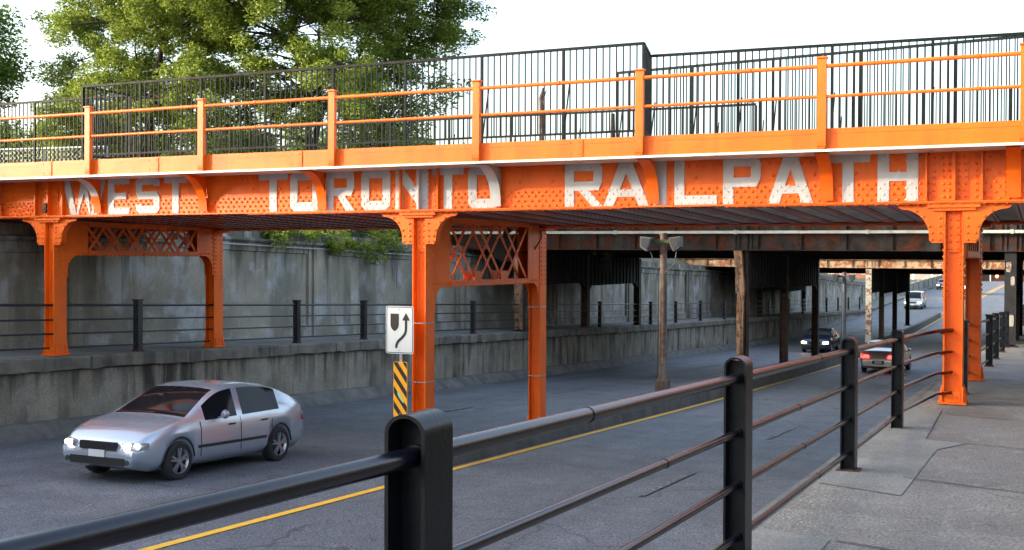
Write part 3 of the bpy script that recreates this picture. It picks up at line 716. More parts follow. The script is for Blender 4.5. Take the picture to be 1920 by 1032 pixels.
# chain link fence on the left embankment
t = thing('chain_link_fence', 'low chain link fence with pale top rail at the left end of the bridge path', 'fence', (-30, 24, 1.7))
mb = MB(); a, b = Vector((-31, 22.9, 0)), Vector((-23.0, 24.0, 0)); L_ = (b-a).length; d = (b-a)/L_
mb.tube([a+Vector((0,0,2.98)), b+Vector((0,0,2.98))], .03, 8); part('top_rail', mb, 'galv', t)
for k in range(5):
    mb = MB(); p = a+d*k*L_/4; mb.tube([(p.x, p.y, 1.2), (p.x, p.y, 3.0)], .03, 8); part('post', mb, 'galv', t)
mb = MB(); s_ = .14
k = 0.
while k < L_:
    for sg in (1, -1):
        x0, x1 = k, k+sg*1.15
        for j in range(1):
            x1c = min(max(x1, 0), L_); f_ = abs(x1c-x0)/1.15
            if f_ > .02: mb.obox(a+d*x0+Vector((0,0,1.82)), a+d*x1c+Vector((0,0,1.82+1.15*f_)), .007, .007)
    k += s_
part('wire_mesh', mb, 'galv', t)
#@@PART3
# ------------------------------------------------------------------ dark rail bridges further on
def rail_bridge(name, label, y0, y1, zf, zb, xl, xr, mats, colY, braces, skew=0., pipe=None, gh=.95):
    t = thing(name, label, 'bridge', (-10, (y0+y1)/2, zr((y0+y1)/2)))
    sk = lambda x: skew*(x+10)
    tilt = lambda x: -.004*(x+10)
    for yy, zz, s in ((y0, zf, -1), (y1, zb, 1)):
        g = MB(); A = lambda x, d, z: (x, yy+s*d+sk(x), zz+z+tilt(x))
        def bar(x0, x1, d0, d1, za, zb_, m=0):
            vs = [A(x0,d0,za),A(x1,d0,za),A(x1,d1,za),A(x0,d1,za),A(x0,d0,zb_),A(x1,d0,zb_),A(x1,d1,zb_),A(x0,d1,zb_)]
            g.add(vs, [(3,2,1,0),(4,5,6,7),(0,1,5,4),(1,2,6,5),(2,3,7,6),(3,0,4,7)], m)
        bar(xl, xr, -.02, 0, .03, gh); bar(xl, xr, -.2, .16, 0, .028); bar(xl, xr, 0, .012, .03, .16); bar(xl, xr, 0, .16, gh+.001, gh+.03)
        for x in np.arange(xl+.6, xr, 1.55):
            bar(x, x+.02, .0125, .10, .03, gh); bar(x-.07, x-.001, .0125, .022, .03, gh)
        for x in colY['x']:
            for q in (-.3, -.15, .15, .3): bar(x+q-.035, x+q+.035, .0125, .05, .03, gh)
        part('girder', g, mats['girder'], t)
    d = MB(); d.box(xl, xr, y0+.05, y1-.05, max(zf, zb)+.30, max(zf, zb)+gh+.35); part('deck', d, mats['deck'], t)
    fb = MB(); fb.box(xl, xr, -.1, .1, 0, .02); fb.box(xl, xr, -.01, .01, .02, .32)
    n = int((y1-y0)/1.0); f0 = None
    for k in range(1, n):
        y = y0+k*(y1-y0)/n
        loc = (10, y-(y0+y1)/2, (zf+(zb-zf)*k/n)-zr((y0+y1)/2)+.02)
        if f0 is None: f0 = part('floor_beam', fb, mats['deck'], t, local=True); f0.location = loc
        else: clone(f0, t, loc)
    if pipe is not None:
        p = MB(); x = xl
        while x < xr:
            x2 = min(xr, x+2.3); p.obox((x+.006, y0-.28+sk(x), zf+pipe+tilt(x)), (x2-.006, y0-.28+sk(x2), zf+pipe+tilt(x2)), .14, .10)
            p.box(x2-.05, x2+.05, y0-.37+sk(x2), y0-.16+sk(x2), zf+pipe+tilt(x2)-.07, zf+pipe+tilt(x2)+.07) if int(x2*10) % 2 else None
            x = x2
        part('pipe', p, 'pipe', t)
    for x in colY['x']:
        for k, y in enumerate(colY['y']):
            zt = zf+(zb-zf)*(y-y0)/(y1-y0)-.002
            gr = (zr(y)+mh(y) if -12 < x < -8 else zs(y))-.02
            c = MB(); W, D = .30, .36
            c.box(x-W/2, x-W/2+.025, y-D/2, y+D/2, gr, zt); c.box(x+W/2-.025, x+W/2, y-D/2, y+D/2, gr, zt); c.box(x-W/2+.026, x+W/2-.026, y-.05, y+.05, gr, zt-.003)
            c.box(x-.25, x+.25, y-.26, y+.26, gr, gr+.05)
            mt = mats['front'] if k == 0 else mats['col']
            o = part('column', c, mt if x < -5 else 'blacksteel', t)
            if k == 0:
                q = MB(); q.box(x-W/2-.03, x+W/2+.03, y-D/2-.03, y-D/2-.001, zt-1.7 if mats.get('short') and x < -12 else gr+.1, zt-.01)
                if mats.get('lean') and -12 < x < -8:
                    q = MB(); q.prism([(x-.30, zt-.0), (x-.02, zt), (x+.10, zt-1.35), (x+.07, zt-2.0), (x+.05, gr+.06), (x-.17, gr+.06), (x-.18, zt-2.0), (x-.13, zt-1.2)], 'XZ', y-D/2-.20, y-D/2-.004)
                    q.tube([(x-.20, y-D/2-.23, zt-.6), (x-.19, y-D/2-.23, zt-1.3), (x-.10, y-D/2-.23, zt-1.55), (x-.03, y-D/2-.23, zt-1.8), (x-.03, y-D/2-.23, gr+.1)], .02, 6)
                part('cover_plate', q, mats['plate'] if x < -5 else 'blacksteel', o)
        for ya, yb in zip(colY['y'][:-1], colY['y'][1:]):
            ztp = zf+(zb-zf)*((ya+yb)/2-y0)/(y1-y0)
            P = [(ya, ztp-.02), (yb, ztp-.02), (yb, ztp-braces-.35), (yb-.25, ztp-braces-.22), (yb-.6, ztp-braces), (ya+.6, ztp-braces), (ya+.25, ztp-braces-.22), (ya, ztp-braces-.35)]
            b = MB(); b.prism(P[::-1], 'YZ', x-.09, x+.09)
            for y in np.arange(ya+.4, yb-.2, .5): b.box(x+.0905, x+.14, y, y+.05, ztp-braces+.02, ztp-.03)
            part('brace_plate', b, mats['brace'], t)
    return t
b2 = rail_bridge('railway_bridge', 'dark rusty riveted railway bridge with a white duct, just beyond the orange bridge', 42.0, 57.2, .33, .02, -24.0, 6.0,
    dict(girder='darksteel', deck='blacksteel', col='brownsteel', front='brownsteel', brace='blacksteel', plate='peeling', lean=True),
    dict(x=[-18.95, -10.0, -1.05], y=[42.2, 49.4, 56.8]), 1.32, pipe=.66, gh=1.15)
# white paint patches on the right-hand front column
mb = MB(); rr = random.Random(3)
for x, z, w_, h_ in ((-1.10, -.22, .17, .36), (-.98, -.68, .13, .32), (-1.03, -2.0, .20, .42)):
    P = []
    for k in range(14):
        a = k/14*2*math.pi; P.append((x+w_*.5*math.copysign(abs(math.cos(a))**.5, math.cos(a))*rr.uniform(.88,1), z+h_*.5*math.copysign(abs(math.sin(a))**.5, math.sin(a))*rr.uniform(.88,1)))
    mb.prism(P, 'XZ', 41.972, 41.984)
part('paint_patch', mb, 'peelwhite', b2, label='blotches of flaking white paint on the column')
mb = MB(); mb.box(-.72, -.2, 41.9, 57, zs(50)-.3, .33); mb.box(-.72,-.2, 57.5, 75, -4, -.4) if False else None
b3 = rail_bridge('railway_bridge', 'rust streaked cream railway bridge, the farthest bridge over the road', 75.2, 98.5, -.50, -1.12, -24.0, 8.0,
    dict(girder='rustygirder', deck='blacksteel', col='brownsteel', front='brownsteel', brace='blacksteel', plate='peelwhite', short=True),
    dict(x=[-18.2, -10.0, -.9], y=[75.4, 81.6, 89.2, 98.0]), 1.5, gh=.50)
# ------------------------------------------------------------------ pipe fences
def ibeam_post(h=1.22, W=.128, D=.165, T=.012, rz=.04):
    mb = MB(); zt = h-W/2
    for s in (-1, 1): mb.box(min(s*W/2, s*(W/2-T)), max(s*W/2, s*(W/2-T)), -D/2, D/2, 0, zt)
    mb.box(-W/2+T, W/2-T, -.006, .006, 0, zt+.03)
    n = 14; O = [(-W/2*math.cos(math.pi*k/n), zt+W/2*math.sin(math.pi*k/n)*.85) for k in range(n+1)]; I = [((-W/2+T)*math.cos(math.pi*k/n), zt+(W/2-T)*math.sin(math.pi*k/n)*.85) for k in range(n+1)]
    for a, b, f in ((O, O, 0),): mb.strip([(x, -D/2, z) for x, z in O], [(x, D/2, z) for x, z in O], 0, True)
    mb.strip([(x, D/2, z) for x, z in I], [(x, -D/2, z) for x, z in I], 0, True)
    mb.strip([(x, -D/2, z) for x, z in I], [(x, -D/2, z) for x, z in O]); mb.strip([(x, D/2, z) for x, z in O], [(x, D/2, z) for x, z in I])
    for z in RH: mb.tube([(0, -.03, z), (0, .03, z)], .036 if z > 1 else .028, 12, caps=True)
    return mb
RH = [1.085, .77, .47, .17]; RR = [.030, .0215, .0215, .0215]
def pipe_fence(label, postY, Xf, zf, skip=(), breaks=(), rails_to=None, far=False, h=1.22, mat='black', joglist=None):
    t = thing('pipe_fence', label, 'fence', (Xf(postY[0]), postY[0], zf(postY[0])))
    O = ORI[t]; p0 = None; f0 = None
    sq = MB(); W = .075
    if far:
        sq.box(-W, W, -W, W, 0, h-.03); sq.box(-W-.02, W+.02, -W-.02, W+.02, h-.03, h)
    for y in postY:
        if y in skip: continue
        loc = Vector((Xf(y), y, zf(y)))-O
        if p0 is None: p0 = part('post', sq if far else ibeam_post(h), mat, t, local=True); p0.location = loc
        else: clone(p0, t, loc)
        if f0 is None:
            fm = MB(); fm.box(-.10, .10, -.11, .11, 0, .014)
            if far: fm.box(-.09,.09,-.09,.09,.014,.03)
            f0 = part('foot_plate', fm, 'rusty_plate', t, local=True); f0.location = loc+Vector((0,0,.006))
        else: clone(f0, t, loc+Vector((0,0,.006)))
    for hh, r in zip(RH, RR):
        mb = MB(); pts = []
        ys_ = sorted(set(list(postY)+(joglist or [])))
        for y in ys_: pts.append((Xf(y), y, zf(y)+hh*(h/1.22)))
        mb.tube(pts, r if not far else r*.95, 12 if not far else 8)
        if not far:
            rr = random.Random(int(hh*100))
            for a, b in zip(pts[:-1], pts[1:]):
                if (Vector(b)-Vector(a)).length > 2.5 and a[1] > 0:
                    q = Vector(a).lerp(Vector(b), rr.uniform(.3, .7)); dd = (Vector(b)-Vector(a)).normalized()
                    mb.tube([q, q+dd*.025], r+.003, 12)
        part('rail', mb, 'black_rail' if mat == 'black' else mat, t)
    return t
def xr_near(y):
    return float(np.interp(y, [-10, 14.6, 15.9, 18.3, 24, 200], [-1.6, -1.6, -1.58, -1.38, -1.3, -1.15]))+cs(y)*(y > 60)
def xr(y): return xr_near(y)
pipe_fence('near black pipe fence with round topped posts along the edge of the near sidewalk', [-4.9, -1.0, 2.87, 6.63, 10.82, 14.62], lambda y: -1.6, zn)
# rails from the last post to the orange column and on
t = pipe_fence('black pipe fence beyond the orange column along the near sidewalk', [18.05, 20.1, 23.2, 28.8, 32.6, 37.3, 41.3], lambda y: float(np.interp(y, [18, 20.1, 23.4, 28.8, 42], [-1.37, -1.2, -1.28, -1.15, -1.13])), zn, skip=(18.05, 23.2), far=True, h=1.2)
t = thing('rail_link', 'four bent rusty rails joining the near black fence to the orange column', 'railing', (-1.6, 14.62, zn(14.62)))
for hh, r in zip(RH, RR):
    mb = MB(); mb.tube([(-1.6, 14.63, zn(14.63)+hh), (-1.6, 15.35, zn(15.35)+hh), (-1.42, 17.9, zn(17.9)+hh), (-1.24, 18.12, zn(18.1)+hh+.01), (-1.24, 18.24, zn(18.2)+hh+.01)], r, 12)
    part('rail', mb, 'black_rail', t)
postsL = [15.2, 20.75, 27.0, 30.5, 38.0, 44.5, 51.3, 58.8, 63.0, 67.4, 72, 77, 82, 87.5, 92, 96.5, 101, 106, 111, 117]
pipe_fence('long black pipe fence on the raised sidewalk along the left retaining wall', postsL, lambda y: -18.95+ls(y), lambda y: zs(y)+.005, far=True, h=1.2, mat='black_far')
pipe_fence('distant black pipe fence along the near sidewalk beyond the dark bridge', [60, 64, 68, 73, 78, 84, 90], lambda y: -1.15+cs(y), zs, far=True, h=1.2, mat='black_far')
# ------------------------------------------------------------------ traffic sign on the median
t = thing('traffic_sign', 'white keep right arrow sign above a yellow and black striped hazard board on one post', 'sign', (-10.3, 17.82, zr(17.8)))
mb = MB(); mb.box(-10.335, -10.285, 17.82, 17.85, zr(17.8), -.86)
for z in np.arange(-3.2, -.9, .08): mb.rivet((-10.31, 17.82, z), (0,-1,0), .009, 1)
part('post', mb, ['galv', 'signblack'], t)
def rrect(x0, x1, z0, z1, r, n=5):
    P = []
    for cx, cz, a0 in ((x1-r, z0+r, -90), (x1-r, z1-r, 0), (x0+r, z1-r, 90), (x0+r, z0+r, 180)):
        for k in range(n+1):
            a = R(a0+90*k/n); P.append((cx+r*math.cos(a), cz+r*math.sin(a)))
    return P
sx0, sx1, sz0, sz1 = -10.60, -10.04, -1.68, -.84; Ys = 17.80
mb = MB(); mb.prism(rrect(sx0, sx1, sz0, sz1, .05), 'XZ', Ys, Ys+.004, 0)
q1 = rrect(sx0+.014, sx1-.014, sz0+.014, sz1-.014, .042); q2 = rrect(sx0+.026, sx1-.026, sz0+.026, sz1-.026, .034)
mb.add([(a, Ys-.002, b) for a, b in q1]+[(a, Ys-.002, b) for a, b in q2], [(i, (i+1) % len(q1), len(q1)+(i+1) % len(q1), len(q1)+i) for i in range(len(q1))], 1)
sp = part('keep_right_panel', mb, ['signwhite', 'signblack'], t)
w_, h_ = sx1-sx0, sz1-sz0; U = lambda u, v: (sx0+u*w_, sz0+v*h_)
mb = MB(); P = [U(.17,.84), U(.17,.60), U(.20,.54), U(.25,.50), U(.32,.47), U(.39,.50), U(.44,.54), U(.47,.60), U(.47,.84)]
mb.prism(P, 'XZ', Ys-.0045, Ys-.001, 0); part('shield_symbol', mb, 'signblack', sp); mb = MB()
cpts = [U(.38,.12), U(.385,.17), U(.41,.22), U(.46,.27), U(.56,.325), U(.64,.375), U(.70,.43), U(.725,.49), U(.73,.56), U(.73,.71)]
for q in stroke(cpts, .048): mb.prism([(p.x, p.y) for p in q], 'XZ', Ys-.0045, Ys-.001, 0)
mb.prism([U(.59,.70), U(.87,.70), U(.73,.86)], 'XZ', Ys-.0045, Ys-.001, 0)
mb.rivet(( *[U(.48,.93)[0]], Ys-.001, U(.48,.93)[1]), (0,-1,0), .012, 1); mb.rivet((U(.48,.07)[0], Ys-.001, U(.48,.07)[1]), (0,-1,0), .012, 1)
part('arrow_symbol', mb, ['signblack', 'galv'], sp)
hx0, hx1, hz0, hz1 = -10.445, -10.165, -2.80, -1.82
mb = MB(); mb.prism(rrect(hx0, hx1, hz0, hz1, .03), 'XZ', Ys, Ys+.004, 0)
def clip(poly, f):
    out = []
    for i in range(len(poly)):
        a, b = poly[i-1], poly[i]; fa, fb_ = f(a), f(b)
        if fa*fb_ < 0: tt = fa/(fa-fb_); out.append((a[0]+(b[0]-a[0])*tt, a[1]+(b[1]-a[1])*tt))
        if fb_ >= 0: out.append(b)
    return out
inner = rrect(hx0+.008, hx1-.008, hz0+.008, hz1-.008, .025)
for k in range(-1, 6):
    c = hz0-.08+k*.26; sl_ = -1.35                         # stripes run down to the right
    P = clip(clip(inner, lambda p: p[1]-(c+sl_*(p[0]-hx0)+.0)), lambda p: (c+.125+sl_*(p[0]-hx0))-p[1])
    if len(P) > 2: mb.add([(a, Ys-.002, b) for a, b in P], [tuple(range(len(P)))], 1)
mb.add([(-10.37, Ys-.003, -2.33), (-10.35, Ys-.003, -2.42), (-10.29, Ys-.003, -2.50), (-10.24, Ys-.003, -2.55), (-10.23, Ys-.003, -2.52), (-10.30, Ys-.003, -2.40), (-10.34, Ys-.003, -2.34)], [tuple(range(7))], 2)
for z in (-1.90, -2.73): mb.rivet((-10.305, Ys-.002, z), (0,-1,0), .012, 3)
part('hazard_board', mb, ['signyellow', 'signblack', 'sticker', 'galv'], t)
# ------------------------------------------------------------------ lamp poles on the median
def lamp_pole(label, x, y, h, grp, metal=False):
    z0 = zr(y)+mh(y); zt = z0+h
    t = thing('lamp_pole', label, 'lamp post', (x, y, z0), grp)
    mb = MB(); mb.tube([(x, y, z0), (x, y, z0+.45), (x, y, z0+.46), (x+.01, y, zt-1.2), (x, y, zt)], [.15, .15, .115, .105, .095], 12); mb.tube([(x, y, zt), (x, y, zt+.05)], .12, 12)
    mb.box(x-.17, x+.17, y-.17, y+.17, z0, z0+.42)
    part('pole', mb, 'wood' if not metal else 'lampbox', t)
    mb = MB(); mb.box(x-.45, x+.45, y-.16, y-.105, zt-.24, zt-.14); part('cross_arm', mb, 'moss' if not metal else 'lampbox', t)
    for s in (-1, 1):
        f = MB(); cx = x+s*.42
        P = [(-.16, .13), (.17, .17), (.17, -.13), (-.02, -.26), (-.12, -.08)]
        f.prism([(cx+s*a, zt-.22+b) for a, b in (P if s > 0 else P[::-1])], 'XZ', y-.36, y-.04)
        o = part('floodlight', f, 'lampbox', t)
        g = MB(); g.prism([(cx+s*a*.8, zt-.22+b*.8) for a, b in (P if s > 0 else P[::-1])], 'XZ', y-.375, y-.362); part('lens', g, 'glassgrey', o)
    c = MB(); c.tube([(x+.42, y-.1, zt-.5), (x+.36, y-.12, zt-.85), (x+.18, y-.13, zt-.98), (x+.08, y-.13, zt-1.1)], .014, 6)
    c.tube([(x-.35, y-.1, zt-.5), (x-.2, y-.12, zt-.9), (x-.1, y-.13, zt-1.1), (x-.105, y-.13, z0+.5)], .014, 6)
    part('cable', c, 'signblack', t)
lamp_pole('brown weathered lamp pole with two floodlights and mossy crossarm, nearest on the median', -10.0, 32.3, 4.62, 'lamp poles on the median')
lamp_pole('slim grey lamp pole with two floodlights beyond the dark bridge', -10.0, 65.6, 4.3, 'lamp poles on the median', True)
# floodlight hung in the lattice
t = thing('floodlight', 'grey floodlight with black cable hanging inside the orange lattice brace', 'floodlight', (-10.45, 22.6, .4))
mb = MB(); P = [(-.22, .12), (.26, .16), (.24, -.22), (.05, -.34), (-.16, -.25)]
mb.prism([(-10.5+a*.8, .28+b) for a, b in P][::-1], 'XZ', 22.3, 22.75); part('housing', mb, 'lampbox', t)
mb = MB(); mb.tube([(-10.0, 23.3, .78), (-9.92, 23.2, .45), (-10.0, 23.0, .2), (-10.2, 22.8, .12), (-10.36, 22.7, .14)], .016, 6); mb.tube([(-10.5, 22.6, .4), (-10.5, 22.6, .55), (-10.4, 22.6, .62)], .06, 8)
part('cable', mb, 'signblack', t)
#@@PART4
# ------------------------------------------------------------------ cars
def car(label, cat, loc, rz, top, L=4.4, W=1.76, paint='silver', beltz=.92, lamps='headlamp', tails='redlamp', wb=2.65, rw=.315, pitch=0., group=None, brake=False, roofk=.76, name='car', tall=False, near=False):
    t = thing(name, label, cat, loc, group, rz); t.rotation_euler = (0, pitch, rz); ORI[t] = Vector((0,0,0))
    xs0 = [p[0] for p in top]; zs0 = [p[1] for p in top]
    xf, xb = wb/2+.05, -wb/2+.05; Ra = rw+.055
    st = sorted(set([round(v, 3) for v in list(np.linspace(-L/2, L/2, 61))+[xf+Ra*math.cos(a) for a in np.linspace(0, math.pi, 13)]+[xb+Ra*math.cos(a) for a in np.linspace(0, math.pi, 13)]]))
    def zt(x): 
        return sum(float(np.interp(x+d, xs0, zs0)) for d in (-.09,-.045,0,.045,.09))/5 if abs(x) < L/2-.1 else float(np.interp(x, xs0, zs0))
    def hw(x):
        u = abs(x)/(L/2); return W/2*(1-.20*max(0, (u-.62)/.38)**2.2)
    rows = []
    for x in st:
        w = hw(x); top_ = zt(x); belt = min(beltz+.05*(-x)/(L/2), top_-.035); cab = max(0, top_-belt-.035)
        k = min(1, cab/.42); rwid = w*(.93-(.93-roofk)*k)
        zb = .20+.10*max(0, (abs(x)/(L/2)-.86)/.14); arch = 0
        for c in (xf, xb):
            d = abs(x-c)
            if d < Ra: arch = max(arch, rw+math.sqrt(Ra*Ra-d*d))
        zl = max(zb+.10, arch)
        mid = max(zl+.02, .52)
        rows.append([(x,0,zb),(x,w*.86,zb),(x,w*.955,zl),(x,w*.985,max(zl+.015, .36)),(x,w,mid),(x,w*.985,max(mid+.02, belt-.12)),(x,w*.945,belt),
                     (x,w*.945-(w*.945-rwid)*.88,belt+.035*0+(top_-belt-.035)*.90+.012),(x,rwid*.90,top_-.02),(x,rwid*.55,top_),(x,0,top_+.008)])
    body = MB(); glass = MB(); n = len(rows[0]); ns = len(rows)
    cabx = [x for x in st if zt(x)-beltz > .30]; c0, c1 = min(cabx), max(cabx)
    xm = -.15
    for s in (1, -1):
        for i in range(ns-1):
            xa, xb_ = st[i], st[i+1]; xc = (xa+xb_)/2; slope = (zt(xb_)-zt(xa))/max(1e-6, xb_-xa); h = zt(xc)-beltz
            for j in range(n-1):
                q = [rows[i][j], rows[i+1][j], rows[i+1][j+1], rows[i][j+1]]; q = [(a, s*b, c) for a, b, c in q]
                if s > 0: q = q[::-1]
                isg = False
                if j == 6 and c0+.38 < xc < c1+.05 and h > .18 and abs(xc-xm) > .045: isg = True
                if j in (8, 9) and h > .07 and ((slope < -.28 and xc > 0) or (slope > .28 and xc < 0)): isg = True
                if j == 8 and isg and False: isg = False
                (glass if isg else body).add(q, [(0,1,2,3)], 0, True)
    for r_, fl in ((rows[0], 0), (rows[-1], 1)):
        for s in (1, -1):
            P = [(a, s*b, c) for a, b, c in r_]; P = P if (s > 0) == bool(fl) else P[::-1]; body.add(P, [tuple(range(n))])
    def weld(o):
        md_ = o.modifiers.new('weld', 'WELD'); md_.merge_threshold = .0008
    o = part('body', body, paint, t, local=True); weld(o)
    g = part('windows', glass, 'carglass', t, local=True); weld(g)
    # underbody / arches
    ub = MB(); ub.box(-L/2+.5, L/2-.5, -W/2+.22, W/2-.22, .19, .60); part('underbody', ub, 'trim', t, local=True)
    # trim: sill line, door gaps, mirrors, handles
    for s in (1, -1):
        tr = MB()
        yy = lambda x, k: s*(hw(x)*k+.003)
        for x in (xf-Ra-.12, xm, xb+Ra-.12+.0):
            pts = [(x, yy(x, .99), .34), (x, yy(x, 1.), .52), (x, yy(x, .987), .78), (x, yy(x, .95), beltz-.02)]
            for a, b in zip(pts[:-1], pts[1:]): tr.obox(a, b, .008, .008)
        pts = [(x, yy(x, .998), .50) for x in np.linspace(xb+Ra+.05, xf-Ra-.05, 8)]
        for a, b in zip(pts[:-1], pts[1:]): tr.obox(a, b, .012, .045)
        for x in (xm+.18-.9, xm+.18):
            dh = MB(); dh.obox((x, yy(x, .99)+s*.012, .80), (x+.16, yy(x, .99)+s*.012, .80), .02, .025); part('door_handle', dh, 'trim', t, local=True)
        # wheel-arch lips
        for c in (xf, xb):
            P = [(c+Ra*math.cos(a), yy(c, .955 if False else .962), rw+Ra*math.sin(a)) for a in np.linspace(.1, math.pi-.1, 12)]
            tr.tube(P, .014, 5, caps=False)
        part('side_trim', tr, 'trim', t, local=True)
    for s in (1, -1):
        mm_ = MB(); x = c1-.28; y = s*(W/2+.07); mm_.tube([(x-.05, y-s*.02, beltz+.06), (x+.0, y, beltz+.065), (x+.06, y, beltz+.06)], [.065, .08, .04], 8); mm_.obox((x, s*(W/2-.06), beltz+.0), (x, y, beltz+.04), .04, .03)
        part('mirror', mm_, paint, t, local=True)
    # front: grille, lamps
    xn = L/2; zh = float(np.interp(L/2-.12, xs0, zs0))-.10
    zh = max(.56, min(.72, zh))
    gr = MB(); gr.box(xn-.06, xn+.012, -.36, .36, zh-.06, zh+.06); gr.box(xn-.06, xn+.014, -.55, .55, .30, .42)
    for k in range(4): gr.box(xn+.0125, xn+.018, -.34, .34, zh-.045+k*.03, zh-.037+k*.03)
    part('grille', gr, 'trim', t, local=True)
    pl = MB(); pl.box(xn+.0145, xn+.024, -.16, .16, .42, .53); part('licence_plate', pl, 'plate', t, local=True)
    for s in (1, -1):
        m_ = MB(); y0 = s*.50; y1 = s*(hw(xn-.25)-.01)
        P = [(xn+.006, y0, zh-.045), (xn-.05, y1*.93, zh-.045), (xn-.22, y1+s*.008, zh-.03), (xn-.22, y1+s*.004, zh+.06), (xn-.07, y1*.92, zh+.07), (xn-.0, y0, zh+.055)]
        Q = [(a-.08, b*.97, c) for a, b, c in P]; F_ = [tuple(range(6)), tuple(range(11, 5, -1))]+[(i, i+6, (i+1) % 6+6, (i+1) % 6) for i in range(6)]
        m_.add(P+Q, F_); o_ = part('headlight', m_, 'rim' if (not lamps or near) else lamps, t, local=True)
        if near:
            for q, r_ in ((.57, .058), (.70, .05)):
                b_ = MB(); b_.tube([(xn-.16, s*q, zh+.0), (xn-.0-(q-.57)*.55, s*q, zh+.0)], r_, 14); bo = b_; part('bulb', bo, 'headlamp', o_, local=True)
        if lamps:
            f_ = MB(); f_.tube([(xn-.03, s*.60, .36), (xn+.016, s*.60, .36)], .045, 10); part('fog_light', f_, 'glassgrey', t, local=True)
        m_ = MB(); zt_ = .74 if not tall else .95; y1 = s*(hw(-xn+.2)-.005)
        P = [(-xn-.008, s*.40, zt_-.06), (-xn+.02, y1*.95, zt_-.07), (-xn+.22, y1+s*.008, zt_-.04), (-xn+.22, y1+s*.006, zt_+.07), (-xn+.03, y1*.94, zt_+.08), (-xn+.0, s*.44, zt_+.06)]
        Q = [(a+.08, b*.97, c) for a, b, c in P]; m_.add(P+Q, F_); part('tail_light', m_, tails, t, local=True)
    bp = MB(); bp.box(-xn-.02, -xn+.05, -.26, .26, .40, .56); bp.box(-xn-.028, -xn-.0205, -.16, .16, .43, .53, 1); part('bumper_panel', bp, ['trim', 'plate'], t, local=True)
    # wheels
    for c in (xf, xb):
        for s in (1, -1):
            y = s*(W/2-.115); m_ = MB(); prof = [(-.10, rw*.66), (-.105, rw*.86), (-.085, rw*.97), (-.04, rw), (.04, rw), (.085, rw*.97), (.105, rw*.86), (.10, rw*.66)]; N_ = 28
            for a, b in zip(prof[:-1], prof[1:]):
                m_.strip([(c+a_*0+math.cos(k*2*math.pi/N_)*a[1], y+a[0], rw+math.sin(k*2*math.pi/N_)*a[1]) for k in range(N_+1) for a_ in (0,)], [(c+math.cos(k*2*math.pi/N_)*b[1], y+b[0], rw+math.sin(k*2*math.pi/N_)*b[1]) for k in range(N_+1)], 0, True)
            wh = part('wheel', m_, 'tyre', t, local=True)
            r_ = MB(); ro = rw*.67; yo = y+s*.085
            r_.strip([(c+math.cos(k*2*math.pi/N_)*ro, y+s*.10, rw+math.sin(k*2*math.pi/N_)*ro) for k in range(N_+1)], [(c+math.cos(k*2*math.pi/N_)*ro*.9, yo-s*.03, rw+math.sin(k*2*math.pi/N_)*ro*.9) for k in range(N_+1)], 0, True)
            r_.add([(c+math.cos(k*2*math.pi/N_)*ro, y-s*.02, rw+math.sin(k*2*math.pi/N_)*ro) for k in range(N_)], [tuple(range(N_))], 1)
            r_.tube([(c, yo-.02*s, rw), (c, yo+.008*s, rw)], .055, 12)
            for k in range(5):
                a = k*2*math.pi/5+.3
                for da in (-.16, .16):
                    r_.obox((c+.04*math.cos(a+da), yo-s*.006, rw+.04*math.sin(a+da)), (c+ro*.97*math.cos(a+da), yo-s*.004, rw+ro*.97*math.sin(a+da)), .03, .028, upv=(0,1,0))
            part('rim', r_, ['rim', 'trim'], wh, local=True)
    return t
hatch = [(-2.25,.55),(-2.22,.80),(-2.16,.98),(-1.95,1.08),(-1.5,1.28),(-1.1,1.40),(-.6,1.45),(-.1,1.45),(.25,1.41),(.55,1.29),(1.12,.99),(1.5,.92),(1.95,.80),(2.15,.68),(2.25,.48)]
sedan = [(-2.3,.52),(-2.27,.80),(-2.2,.98),(-1.75,1.05),(-1.40,1.12),(-.95,1.34),(-.6,1.42),(0,1.44),(.35,1.40),(.6,1.30),(1.15,1.0),(1.6,.92),(2.05,.80),(2.22,.68),(2.3,.48)]
mini = [(-2.35,.55),(-2.33,.9),(-2.25,1.3),(-2.05,1.62),(-1.6,1.72),(-.2,1.75),(.4,1.70),(.8,1.52),(1.35,1.14),(1.7,1.04),(2.1,.92),(2.28,.76),(2.35,.5)]
vanp = [(-2.8,.5),(-2.8,1.6),(-2.72,2.15),(-2.5,2.28),(-.5,2.3),(.9,2.25),(1.3,2.0),(1.75,1.35),(2.1,1.2),(2.55,1.0),(2.75,.8),(2.8,.5)]
def pit(y, fwd): return math.atan2(zr(y+1)-zr(y-1), 2)*(-fwd)
car('silver blue hatchback with lit headlights in the near left lane, closest car to the camera', 'car', (-13.35, 15.95, zr(15.95)-.02), R(-90), hatch, L=4.5, W=1.8, paint='silver', pitch=pit(16.3, -1), roofk=.74, near=True)
car('dark navy sedan with lit headlights approaching behind the dark bridge columns', 'car', (-12.5, 73.0, zr(73.0)), R(-90), sedan, L=4.6, paint='navy', lamps='headlamp_warm', pitch=pit(73, -1))
car('champagne silver sedan seen from behind with glowing red tail lights', 'car', (-6.75, 57.0, zr(57)), R(88), sedan, L=4.7, W=1.8, paint='beige', lamps=None, tails='taillamp', pitch=pit(57, 1))
car('silver minivan with lit headlights coming down the far slope', 'minivan', (-12.3, 128.0, zr(128)), R(-91), mini, L=4.7, W=1.85, paint='greysilver', beltz=1.02, pitch=pit(127, -1), tall=True)
car('distant dark car with lit headlights half hidden by the orange column', 'car', (-13.0, 176.0, zr(176)), R(-92), sedan, L=4.6, paint='navy', pitch=pit(176, -1))
car('white delivery van far up the road between the two right orange columns', 'van', (-8.75, 160.0, zr(160)), R(-91), vanp, L=5.6, W=2.05, paint='vanwhite', beltz=1.25, wb=3.3, rw=.34, pitch=pit(160, -1), tall=True, roofk=.86)

